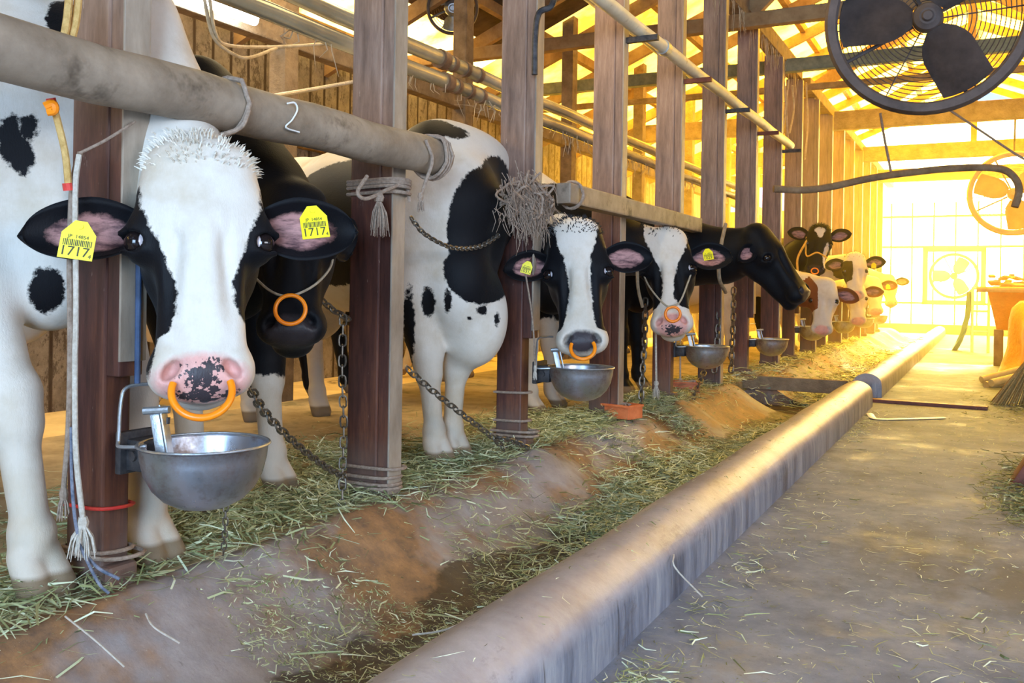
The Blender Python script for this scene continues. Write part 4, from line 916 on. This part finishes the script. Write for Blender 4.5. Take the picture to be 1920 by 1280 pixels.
for px_, lb in ((0, 'left'), (1, 'right')):
    a = [(0.100, 5.363, 0.507), (-0.100, 6.522, 0.467)][px_]; b = [(0.100, 5.391, 0.150), (-0.100, 6.544, 0.063)][px_]
    rope('grey_rope', [a, V_(a).lerp(V_(b), .5), b], .007, 'rope_pale', 'pale rope hanging below the pink spotted nose, %s of two' % lb); tag(tassel('rope_tassel', b, .10, M['rope_pale'], r=.017, spread=.028), 'pale rope tassel under the pink spotted nose, %s of two' % lb, 'tassel')
rope('pale_rope', [(-1.200, 2.990, 1.518), (-1.600, 3.792, 1.754), (-2.000, 4.683, 2.017), (-2.000, 5.262, 2.204)], .013, 'rope_pale', 'pale yellow rope stretched behind the black cow at upper left')
for q, pts in enumerate(([(-1.533, 3.283, 2.128), (-1.508, 3.297, 1.970), (-1.522, 3.402, 1.931), (-1.585, 3.820, 2.032), (-1.463, 4.222, 2.141)], [(-1.557, 3.271, 2.128), (-1.514, 3.293, 1.943), (-1.498, 3.415, 1.886), (-1.498, 3.527, 1.896), (-1.585, 3.820, 2.026)])):
    rope('dusty_cable', pts, .009, 'web', 'cobwebbed cable looping below the fluorescent lamp, %s' % ['upper', 'lower'][q], 'cable')
# big frayed knot on the third post and rail end
kn = empty('frayed_rope_bundle', (0.160, 3.431, 1.085)); tag(kn, 'big frayed bundle of brown rope on the third post beside the pale rail', 'rope bundle')
mb = MB()
for i in range(20):
    a = V_((random.uniform(-.02, .06), random.uniform(-.15, .14), random.uniform(-.06, .08)))
    mb.tube(smooth_path([a + V_((random.gauss(0, .025), random.gauss(0, .045), random.gauss(0, .04))) for q in range(6)], 5), .005, 6)
mb.build('knot', M['rope'], kn)
mb = MB()
for i in range(620):
    a = V_((random.uniform(-.02, .05), random.gauss(-.01, .095), random.gauss(.0, .055))); e = a + V_((random.uniform(0, .03), random.gauss(0, .03), -random.uniform(.02, .11)))
    mb.tube([a, a.lerp(e, .5) + V_((random.uniform(0, .02), random.gauss(0, .012), 0)), e], [.0018, .0016, .0007], 4)
mb.build('frayed_strands', M['rope'], kn)['kind'] = 'stuff'
wraps('rope_loop', (.185, 3.86, 1.16), .058, .062, (0, .014), .006, 'rope', 'rope turned round the near end of the pale squared rail', ax='y')
MB2 = MB()
# chains
def chn(pts, label, L=.036, w=.0032): return tag(chain_obj('chain', smooth_path(pts, 10), L, w), label, 'chain')
chn([(0.282, 1.693, 0.470), (0.216, 1.828, 0.379), (0.158, 2.023, 0.261), (0.080, 2.265, 0.143), (0.035, 2.410, 0.090)], 'heavy chain slanting down from the nearest cow to the second post', .040, .0034)
chn([(0.020, 2.396, 0.625), (0.030, 2.383, 0.433), (0.030, 2.396, 0.256), (0.040, 2.381, 0.119), (0.060, 2.356, -0.013)], 'chain hanging straight down beside the second post', .042, .0032)
chn([(0.018, 2.289, 0.675), (0.017, 2.344, 0.643), (0.017, 2.401, 0.621), (0.013, 2.455, 0.595)], 'short chain behind the orange nose ring at the second post', .036, .0036)
chn([(0.120, 2.636, 0.962), (0.130, 2.718, 0.907), (0.130, 2.901, 0.870), (0.120, 3.120, 0.885), (0.120, 3.286, 0.941)], 'chain sagging between the second and third posts across the white cow', .028, .0033)
chn([(0.120, 2.625, 0.438), (0.120, 2.785, 0.349), (0.120, 3.016, 0.230), (0.120, 3.231, 0.124), (0.120, 3.363, 0.046)], 'chain slanting down from the second post to the foot of the third', .045, .0034)
chn([(0.130, 3.250, 0.112), (0.150, 3.362, 0.087), (0.160, 3.493, 0.039), (0.170, 3.526, 0.013)], 'short chain lying at the foot of the third post', .04, .0034)
chn([(0.250, 1.655, 0.179), (0.250, 1.654, 0.120), (0.230, 1.669, 0.045)], 'thin chain hanging under the nearest bowl', .022, .002)
chn([(0.100, 5.168, 0.672), (0.100, 5.161, 0.418), (0.100, 5.131, 0.229), (0.110, 5.084, 0.045)], 'chain hanging left of the pink spotted nose', .055, .006)
chn([(0.100, 6.885, 0.668), (0.100, 6.811, 0.344), (0.100, 6.734, 0.108)], 'chain hanging below the neck of the black profile cow, left of two', .07, .007)
chn([(0.100, 7.294, 0.752), (0.100, 7.295, 0.452), (0.100, 7.251, 0.069)], 'chain hanging below the neck of the black profile cow, right of two', .07, .007)
chn([(0.180, 6.222, 0.188), (0.180, 6.056, 0.091), (0.180, 5.909, 0.004)], 'short chain under the grey bowl right of the pink nose', .06, .006)
# collars of the middle cows: worn strips hanging round the neck
rope('neck_collar', [(0.420, 5.764, 1.154), (0.440, 5.567, 0.975), (0.440, 5.551, 0.809), (0.400, 5.869, 0.718)], .012, 'leather', 'webbing collar round the neck of the black profile cow', 'collar')
rope('neck_collar', [(0.240, 4.619, 0.859), (0.240, 4.642, 0.734), (0.240, 4.715, 0.632)], .009, 'leather', 'webbing collar of the pink spotted nose cow', 'collar')

# ------------------------------------------------------------------ big fan near the camera
def make_fan(root, R, mats, nblade, a0, grill=14, pale=False):
    mb = MB()
    prof = [(R * 1.0, -.12), (R * 1.02, -.12), (R * 1.04, -.05), (R * 1.05, .05), (R * 1.01, .09), (R * .93, .085), (R * .91, .06), (R * .95, .03), (R * .985, -.05), (R * 1.0, -.12)]
    mb.lathe(prof, seg=72).build('shroud', mats[0], root, ang=.8)
    mb = MB()
    for i in range(grill):
        r = R * (.16 + .80 * i / (grill - 1)); mb.tube([(r * math.cos(2 * PI * k / 56), r * math.sin(2 * PI * k / 56), -.13 + .05 * (i / grill) ** 2) for k in range(56)], .0028, 5, closed=True)
    for k in range(6):
        a = 2 * PI * k / 6 + .05; mb.tube([(.1 * R * math.cos(a), .1 * R * math.sin(a), -.135), (R * .98 * math.cos(a), R * .98 * math.sin(a), -.085)], .004, 5)
    mb.build('grille', mats[0], root)
    mb = MB().lathe([(.001, .055), (.04, .055), (.065, .035), (.075, .0), (.075, -.08), (.001, -.08)], seg=28)
    mb.lathe([(.001, .075), (.022, .075), (.03, .055)], seg=20); hub = mb.build('hub', mats[1], root)
    for k in range(4):
        a = 2 * PI * k / 4 + .45; MB().tube([(.08 * math.cos(a), .08 * math.sin(a), -.09), (R * .97 * math.cos(a), R * .97 * math.sin(a), -.06)], .010, 8).build('strut', mats[1], root)
    for k in range(nblade):
        a = a0 + 2 * PI * k / nblade; Rz = Matrix.Rotation(a, 4, 'Z'); bm = bmesh.new(); rows = []
        for i in range(9):
            t = i / 8; r = .07 + (R * .90 - .07) * t; hw0 = (.05 + .09 * min(1, t * 3) ** .6) * R / .5; tw = .42 - .15 * t
            row = []
            for j in range(7):
                s_ = -1 + 2 * j / 6; yy_ = s_ * hw0 * 1.0; z = yy_ * math.sin(tw) + .012 * (1 - s_ * s_)
                row.append(bm.verts.new(Rz @ V_((r - .025 * s_ * s_ * t * (R / .5), yy_ * math.cos(tw), z))))
            rows.append(row)
        for A, B in zip(rows, rows[1:]):
            for j in range(6): bm.faces.new((A[j], A[j + 1], B[j + 1], B[j]))
        r_ = bmesh.ops.solidify(bm, geom=bm.faces[:], thickness=.004); m_ = MB(); m_.bm.free(); m_.bm = bm; m_.build('fan_blade', mats[1], root)
f1 = empty('barn_fan', (1.615, 5.11, 2.15)); tag(f1, 'big dusty black barn fan hanging at the top right', 'fan')
make_fan(f1, .475, (M['fan'], M['fan']), 3, PI - .02, 18)
f1.rotation_euler = (V_((1.95, 0, 1.35)) - V_((1.615, 5.11, 2.15))).to_track_quat('Z', 'Y').to_euler()
for s_, lb in ((-1, 'left'), (1, 'right')):
    tag(MB().tube([(1.615 + s_ * .3, 5.16, 2.58), (1.615 + s_ * .34, 5.2, 4.7)], .008, 6).build('fan_hanger', M['darkmetal']), 'thin steel rod holding up the big black fan, on its %s' % lb, 'rod')
f2 = empty('barn_fan', (2.19, 12.9, 2.0)); tag(f2, 'pale sunlit barn fan hanging at the right edge', 'fan')
make_fan(f2, .50, (M['fan_pale'], M['fan_pale']), 3, .7, 14); f2.rotation_euler = (V_((1.9, 0, 1.6)) - V_((2.19, 12.9, 2.0))).to_track_quat('Z', 'Y').to_euler()
tag(MB().tube([(2.19, 12.95, 2.5), (2.19, 12.7, 2.9)], .012, 6).build('fan_hanger', M['timber']), 'rod holding up the pale sunlit fan', 'rod')
f3 = empty('wall_fan', (1.3, 21.18, 1.13)); tag(f3, 'square framed ventilation fan set in the bright far wall', 'fan')
make_fan(f3, .46, (M['fan_pale'], M['fan_pale']), 3, PI, 10); f3.rotation_euler = (PI / 2, 0, 0)
mb = MB()
for x, z, sx, sz in ((0, .56, 1.2, .1), (0, -.56, 1.2, .1), (-.55, 0, .1, 1.2), (.55, 0, .1, 1.2)): mb.box((x, z, .0), (sx, sz, .16))
mb.build('fan_frame', M['fan_pale'], f3, smooth=False)
f4 = empty('barn_fan', (-2.305, 6.829, 3.187)); tag(f4, 'small dark rimmed fan half hidden behind the posts at the top', 'fan')
make_fan(f4, .22, (M['fan'], M['galv']), 3, .4, 9); f4.rotation_euler = (V_((1.9, 0, .7)) - V_(f4.location)).to_track_quat('Z', 'Y').to_euler()
tag(MB().tube([V_(f4.location) + V_((0, .05, .2)), V_(f4.location) + V_((0, .05, 1.1))], .01, 6).build('fan_hanger', M['darkmetal']), 'rod above the small dark rimmed fan', 'rod')

tag(MB().tube(smooth_path([(0.140, 3.549, 1.656), (0.140, 3.549, 1.819), (0.150, 3.562, 1.926), (0.200, 3.580, 1.955), (0.200, 3.632, 2.045)], 5), .014, 10).build('drain_pipe', M['darkmetal']), 'dark bent pipe fitting at the top of the third post', 'pipe')
# air duct pole hung across the aisle
hp = [(0.436, 7.133, 1.522), (0.648, 7.244, 1.517), (0.830, 7.339, 1.545), (1.048, 7.453, 1.603), (1.212, 7.539, 1.638), (1.412, 7.644, 1.671), (1.631, 7.758, 1.699), (1.886, 7.891, 1.712), (2.025, 7.964, 1.690), (2.100, 8.003, 1.609), (2.115, 8.011, 1.518), (2.088, 7.996, 1.411)]
tag(MB().tube(smooth_path(hp, 6), .028, 14).build('bent_hose', M['timber']), 'dusty brown hose hung in a bend across the aisle', 'hose')
rope('hanging_cord', [(1.158, 7.511, 2.119), (1.190, 7.527, 1.922), (1.221, 7.544, 1.758), (1.241, 7.554, 1.643)], .010, 'rope', 'cord holding up the bent brown hose')
rope('hanging_cord', [(1.625, 7.755, 2.156), (1.846, 7.870, 1.996), (2.067, 7.986, 1.835), (2.159, 8.034, 1.775)], .010, 'rope', 'slanting cord between the big fan and the hose end')
for q, (x0_, y0_, y1_) in enumerate(((1513, 155, 300), (1487, 160, 250), (1480, 150, 265), (1470, 130, 270), (1665, 225, 240))):
    if q < 4:
        rope('dangling_twine', [[(0.115, 10.325, 3.036), (0.115, 9.534, 2.844), (0.115, 9.335, 2.856), (0.115, 9.061, 2.903)][q], V_([(0.115, 10.463, 2.619), (0.115, 9.640, 2.618), (0.115, 9.248, 2.573), (0.115, 9.195, 2.563)][q]), [(0.115, 10.334, 2.186), (0.115, 9.433, 2.337), (0.115, 9.357, 2.244), (0.115, 9.015, 2.166)][q]], .010, 'web', 'dusty twine dangling from the post plate, %s' % ['longest and rightmost', 'second from the right', 'third from the right', 'leftmost'][q])

# ------------------------------------------------------------------ things on the right of the aisle
ct = empty('hay_cart', (2.22, 12.3, AZ)); tag(ct, 'rusty orange feed cart heaped with scraps on the right of the aisle', 'cart')
MB().prism([(-.32, 0), (.45, 0), (.6, .45), (-.42, .45)], Matrix.Translation((.12, .35, .42)) @ Matrix.Rotation(PI / 2, 4, 'X'), 1.0).build('cart_body', M['sack'], ct, smooth=False)
MB().box((-.18, -.16, .21), (.10, .10, .44), bev=.01).build('leg', M['timber'], ct, smooth=False); MB().box((.5, -.16, .21), (.10, .10, .44), bev=.01).build('leg', M['timber'], ct, smooth=False)
MB().tube([(-.42, -.2, .9), (.7, -.2, .9)], .035, 10).build('top_rail', M['bamboo'], ct)
MB().tube([(0.05, .2, .19), (.13, .2, .19)], .19, 20).build('wheel', M['darkmetal'], ct)
mb = MB()
for i in range(60):
    a = V_((random.uniform(-.3, .5), random.uniform(-.1, .6), .86 + random.random() * .25 * (1 - abs(random.gauss(0, .4))))); mb.box(a, (random.uniform(.05, .2), random.uniform(.03, .1), .03), rot=Matrix.Rotation(random.random() * 6, 3, 'Z') @ Matrix.Rotation(random.gauss(0, .6), 3, 'X'), bev=.008)
mb.build('scrap_heap', M['bamboo'], ct)['kind'] = 'stuff'
bs_ = empty('blue_draped_rack', (1.78, 15.0, AZ)); tag(bs_, 'white rack draped with a blue sheet left of the cart', 'rack')
mb = MB(); rows = []
for i in range(12):
    t = i / 11; rows.append([mb.bm.verts.new((-.10 - .18 * t ** 2 + .04 * math.sin(j * 1.3 + i * .4), -.2 + j * .06 + .03 * math.sin(i), .88 - .87 * t ** .8)) for j in range(9)])
for A, B in zip(rows, rows[1:]):
    for j in range(8): mb.bm.faces.new((A[j], A[j + 1], B[j + 1], B[j]))
bmesh.ops.solidify(mb.bm, geom=mb.bm.faces[:], thickness=.01); mb.build('blue_sheet', M['blue'], bs_)
mb = MB()
for x in (-.05, .16): mb.tube([(x, -.15, 0), (x, -.15, .95)], .02, 8)
for z in (.3, .6, .93): mb.tube([(-.05, -.15, z), (.16, -.15, z)], .018, 8)
mb.build('rack_frame', M['plastic_and_sun'], bs_)
# orange tarpaulin covered heap
def blobby(name, c, r, mat, label, cat, seed=1, amp=.15, sub=4):
    bm = bmesh.new(); bmesh.ops.create_icosphere(bm, subdivisions=sub, radius=1)
    for v in bm.verts:
        p = v.co.copy(); k = 1 + amp * (math.sin(p.x * 3 + seed) * math.cos(p.y * 4 + seed) + .5 * math.sin(p.z * 7 + p.x * 5 + seed)); v.co = V_((p.x * r[0] * k, p.y * r[1] * k, max(-.0, p.z) * r[2] * k if p.z > 0 else 0)) + V_(c)
    m_ = MB(); m_.bm.free(); m_.bm = bm; return tag(m_.build(name, M[mat], ang=3), label, cat)
blobby('tarpaulin_heap', (2.62, 10.9, AZ), (.55, .8, 1.0), 'sack', 'orange tarpaulin heap at the right edge in front of the cart', 'tarpaulin')
for q, (a, b) in enumerate((((1.876, 9.509, -0.060), (2.242, 9.782, 0.050)), ((1.953, 9.097, -0.050), (2.229, 9.379, 0.020)), ((1.911, 9.194, -0.080), (2.235, 9.530, -0.040)))):
    tag(MB().tube([a, b], .035, 12).build('bamboo_pole', M['bamboo']), 'pale bamboo pole lying at the right edge, %s of three' % ['top', 'middle', 'lowest'][q], 'pole')
br = empty('broom', (2.107, 7.813, -0.100)); tag(br, 'brown bristle broom head standing at the right edge', 'broom')
mb = MB()
for i in range(140):
    t = random.uniform(-1, 1); mb.tube([(.12 + t * .04, 0 + random.gauss(0, .02), .36), (.0 + t * .17, random.gauss(0, .05), .0)], [.006, .003], 4)
mb.build('bristles', M['broom'], br); MB().tube([(.12, 0, .34), (.28, .05, .95)], .016, 8).build('broom_handle', M['bamboo'], br)
tag(MB().box((2.060, 4.540, -0.091), (.10, .16, .22), rot=Matrix.Rotation(.5, 3, 'Y'), bev=.01).build('steel_foot', M['darkred']), 'rust red foot of a frame cut by the right edge', 'frame foot')
tag(MB().tube(smooth_path([(1.208, 6.626, -0.094), (1.277, 6.369, -0.094), (1.446, 6.482, -0.094), (1.666, 6.689, -0.094)], 5), .022, 6, squash=.2).build('sun_slit', M['plastic_and_sun']), 'slit of sunlight across the aisle floor, made as a white strip', 'strip')  # sunlight on the floor modelled as a flat white strip
tag(MB().box((1.5, 7.42, AZ + .012), (.85, .10, .024), rot=Matrix.Rotation(-.03, 3, 'Z'), bev=.004).build('floor_plank', M['darkred'], smooth=False), 'dark plank lying on the aisle beside the end of the kerb', 'plank')
tag(MB().box((.52, 7.68, -.03), (.95, .05, .11), bev=.005).build('drain_board', M['sack'] if False else M['timber'], smooth=False), 'timber board across the drain gap between the two troughs', 'board')
# orange crates by the posts
def crate(loc, rz_, s_, mat, label):
    root = empty('plastic_crate', loc); root.rotation_euler.z = rz_; tag(root, label, 'crate')
    mb = MB(); w_, d_, h_ = .26 * s_, .16 * s_, .085 * s_
    mb.box((0, 0, .004), (w_, d_, .008))
    for x, y, sx, sy in ((0, d_ / 2, w_, .008), (0, -d_ / 2, w_, .008), (w_ / 2, 0, .008, d_), (-w_ / 2, 0, .008, d_)): mb.box((x, y, h_ / 2), (sx, sy, h_)); mb.box((x, y, h_), (sx + .012, sy + .012, .012), bev=.002)
    mb.build('crate_shell', M[mat], root, smooth=False)
    mb = MB()
    for i in range(5): mb.tube(smooth_path([(random.uniform(-w_ * .4, w_ * .4), random.uniform(-d_ * .35, d_ * .35), h_ * random.uniform(.3, 1.15)) for q in range(6)], 4), .009 * s_, 6)
    mb.build('rope_scraps', M['rope'], root)
crate((0.110, 4.735, 0.020), -.25, .80, 'crate', 'orange plastic crate filled with rope beside the second bowl')
crate((-0.005, 6.315, 0.000), .3, .85, 'brick', 'dull red crate behind the pale hanging tassels')

# ------------------------------------------------------------------ hay
def hay(name, label, gen, n, L=(.04, .12), wd=.0016, tone=(.2, .8), lift=.02, mat='hay', kind='stuff', droop=.0, tilt=.18, seed=0):
    R = np.random.default_rng(seed + 11); P = gen(R, n); n = len(P); a = R.uniform(0, 2 * PI, n); l = R.uniform(L[0], L[1], n) ** 1; tl = R.normal(0, tilt, n)
    d = np.stack([np.cos(a) * np.cos(tl), np.sin(a) * np.cos(tl), np.sin(tl)], 1); P = P.copy(); P[:, 2] += R.uniform(0.002, 1, n) * lift
    A = P - d * l[:, None] / 2; Bp = P + d * l[:, None] / 2; bend = R.normal(0, .12, (n, 3)) * l[:, None]; Mi = P + bend * np.array([1, 1, .6])
    wv = np.stack([-np.sin(a), np.cos(a), np.abs(R.normal(.3, .4, n))], 1) * (wd * R.uniform(.6, 1.5, n))[:, None]
    V = np.stack([A - wv, A + wv, Mi + wv * 1.1, Mi - wv * 1.1, Bp + wv * .5, Bp - wv * .5], 1)
    if floor_clip: 
        zf = np.array([tzv(x) for x in V[..., 0].ravel()]).reshape(V.shape[:2]); ok = (np.abs(zf - zf[:, :1]) < .05).all(1) & ~((V[..., 0] > 1.15) & (V[..., 0] < 1.184)).any(1); V = V[ok]; zf = zf[ok]; n = len(V); V[..., 2] = np.maximum(V[..., 2], zf + .002)
    i0 = np.arange(n)[:, None] * 6; Q = np.concatenate([i0 + np.array([[0, 1, 2, 3]]), i0 + np.array([[3, 2, 4, 5]])]); me = np_mesh(name, V.reshape(-1, 3), Q, False)
    t_ = np.repeat(np.clip(R.normal((tone[0] + tone[1]) / 2, (tone[1] - tone[0]) / 2, n), 0, 1), 6); at = me.attributes.new('tone', 'FLOAT', 'POINT'); at.data.foreach_set('value', t_.astype(np.float32))
    o = link(name, me, M[mat]); tag(o, label, 'hay', kind='stuff'); return o
floor_clip = True
XS = np.linspace(-5, 6, 2201); ZS = np.array([tz(x) if x > .1 else (-.15 if x < -1.93 else 0) for x in XS])
def tzv(x): return ZS[min(2200, max(0, int((x + 5) / 11 * 2200)))]
def on(x, y): return np.stack([x, y, np.array([tzv(v) for v in x])], 1)
def clumps(R, n, cs):
    """cs: (x, y, spread x, spread y, weight, height)"""
    w_ = np.array([c[4] for c in cs], float); k = R.choice(len(cs), n, p=w_ / w_.sum()); cs = np.array(cs); x = R.normal(cs[k, 0], cs[k, 2]); y = R.normal(cs[k, 1], cs[k, 3]); P = on(x, y)
    q = np.exp(-(((x - cs[k, 0]) / cs[k, 2]) ** 2 + ((y - cs[k, 1]) / cs[k, 3]) ** 2) / 2); P[:, 2] += R.random(n) * cs[k, 5] * q; return P
hay('stall_hay', 'loose green hay strewn along the stall edge between the posts', lambda R, n: clumps(R, n, [(-.05 + R.uniform(-.04, .04), y, .13, .28, 1 + (y < 1.5) * .6, .05) for y in np.arange(.9, 7.4, .33)]), 11000, (.04, .13), .0016, (.25, .8), seed=1)
hay('stall_hay', 'heaps of hay around the hooves behind the second and third posts', lambda R, n: clumps(R, n, [(-.35, 3.1, .28, .25, 2, .06), (-.3, 2.75, .3, .2, 1.6, .05), (-.25, 4.2, .2, .4, 1.5, .06), (-.2, 2.2, .25, .25, 1.2, .04), (-.5, 1.8, .3, .3, .7, .03), (0.03, 4.95, .1, .35, 1.6, .10), (.02, 5.6, .1, .3, 1, .06)]), 8500, (.04, .13), .0016, (.2, .75), seed=2)
hay('trough_hay', 'green hay piled in the middle of the near trough', lambda R, n: clumps(R, n, [(.62, 3.45, .09, .26, 1.6, .05), (.60, 4.6, .12, .40, 1.6, .05), (.68, 5.7, .09, .4, 1.2, .04), (.5, 3.85, .10, .16, .5, .03), (.30, 5.3, .06, .12, .5, .03), (.75, 4.2, .07, .35, 1, .03), (.35, 4.35, .14, .10, .5, .02), (.7, 2.65, .12, .22, .25, .01)]), 8500, (.04, .14), .0017, (.3, .9), seed=3)
hay('trough_hay', 'sparse hay stems scattered in the front of the trough', lambda R, n: on(R.uniform(.12, .93, n), R.uniform(.6, 4.5, n)), 700, (.03, .13), .0016, (.35, .95), lift=.004, tilt=.04, seed=4)
hay('trough_chaff', 'fine chaff dusting the near trough', lambda R, n: clumps(R, n, [(.5, 2.35, .13, .3, 1.5, 0), (.72, 2.3, .12, .25, 1, 0), (.4, 1.75, .1, .15, .8, 0), (.6, 3.2, .2, .8, 1, 0), (.72, 1.75, .08, .25, .8, 0), (.45, 5, .2, 1.2, 1, 0)]), 9000, (.006, .03), .0009, (.2, .8), lift=.003, tilt=.05, seed=5)
hay('kerb_chaff', 'bits of chaff on the rounded kerb', lambda R, n: on(R.uniform(.96, 1.17, n), R.uniform(.9, 7.0, n)), 500, (.006, .035), .0010, (.1, .9), lift=.002, tilt=.03, seed=6)
hay('aisle_chaff', 'chaff and short straw bits scattered over the aisle floor', lambda R, n: on(1.19 + R.random(n) ** 1.0 * 1.9, .9 + R.random(n) ** 1.2 * 10), 12000, (.004, .016), .0009, (-.3, .8), lift=.002, tilt=.03, seed=7)
hay('aisle_straw', 'longer straws and small tufts on the aisle floor', lambda R, n: clumps(R, n, [(1.28, 1.75, .05, .1, 1, .03), (1.27, 2.4, .06, .4, 1, .01), (1.30, 3.4, .08, .6, 1, .01), (1.24, 5.9, .05, .4, 1.6, .03), (1.9, 2.4, .2, .15, .8, .005), (2.1, 3.2, .25, .3, .8, .005), (1.7, 1.6, .35, .2, .7, .003), (1.7, 4, .5, 1.6, 1.5, .002), (2.1, 7, .5, 1.6, 1.8, .004)]), 1900, (.015, .075), .0010, (.2, 1.0), lift=.004, tilt=.06, seed=8)
hay('aisle_sweepings', 'dark sweepings of old hay at the right edge of the aisle', lambda R, n: clumps(R, n, [(2.12, 4.6, .10, .35, 1, .05), (2.05, 4.1, .08, .25, .6, .02), (2.25, 7.6, .2, .5, .8, .04)]), 3500, (.02, .08), .0013, (-.4, .45), seed=12)
hay('far_hay', 'golden hay lying in and beside the far trough', lambda R, n: clumps(R, n, [(x, y, .18, .5, 1, .05) for y in np.arange(7.9, 15, .7) for x in (.15, .65)]), 6000, (.05, .16), .003, (.3, .9), seed=9)
# a few single long stems that stand out
for q, (pts, lb) in enumerate((([(0.860, 1.570, 0.002), (0.900, 1.631, 0.000), (0.950, 1.701, 0.021)], 'long pale straw stem lying along the kerb joint'), ([(1.181, 2.320, 0.026), (1.200, 2.274, 0.006), (1.243, 2.376, -0.090)], 'bent straw stem leaning on the kerb face'),
        ([(0.200, 1.255, 0.019), (0.300, 1.250, -0.010), (0.360, 1.273, -0.060)], 'long yellow green straw stem in the front of the trough'), ([(0.280, 1.393, -0.004), (0.330, 1.372, -0.017), (0.380, 1.397, -0.050)], 'pale bent straw stem in the front of the trough'))):
    pp = smooth_path(pts, 5); pp = [V_((p.x, p.y, max(p.z, tzv(p.x) + .004) if q != 1 else p.z)) for p in pp]; tag(MB().tube(pp, .0022, 5).build('straw_stem', M['rope_pale']), lb, 'straw')
# cobweb tufts on plate and pipes
mb = MB()
for i in range(260):
    y = random.uniform(4.0, 9.9); a = V_((.075, y, 3.06 + random.uniform(-.0, .14))); mb.tube([a, a + V_((.03 * random.random(), random.gauss(0, .05), -.06)), a + V_((.02, random.gauss(0, .06), -random.uniform(.08, .35)))], [.004, .003, .0015], 3)
tag(mb.build('cobwebs', M['web']), 'cobwebs hanging from the timber plate over the posts', 'cobweb', kind='stuff')
mb = MB()
for i in range(130):
    a = V_((-.4 + random.uniform(-.03, .03), random.uniform(2.6, 9), 1.68)); mb.tube([a, a + V_((0, random.gauss(0, .04), -.04)), a + V_((0, random.gauss(0, .05), -random.uniform(.03, .14)))], [.003, .0025, .001], 3)
tag(mb.build('cobwebs', M['web']), 'cobwebs hanging under the brass-toned milk pipes', 'cobweb', kind='stuff')
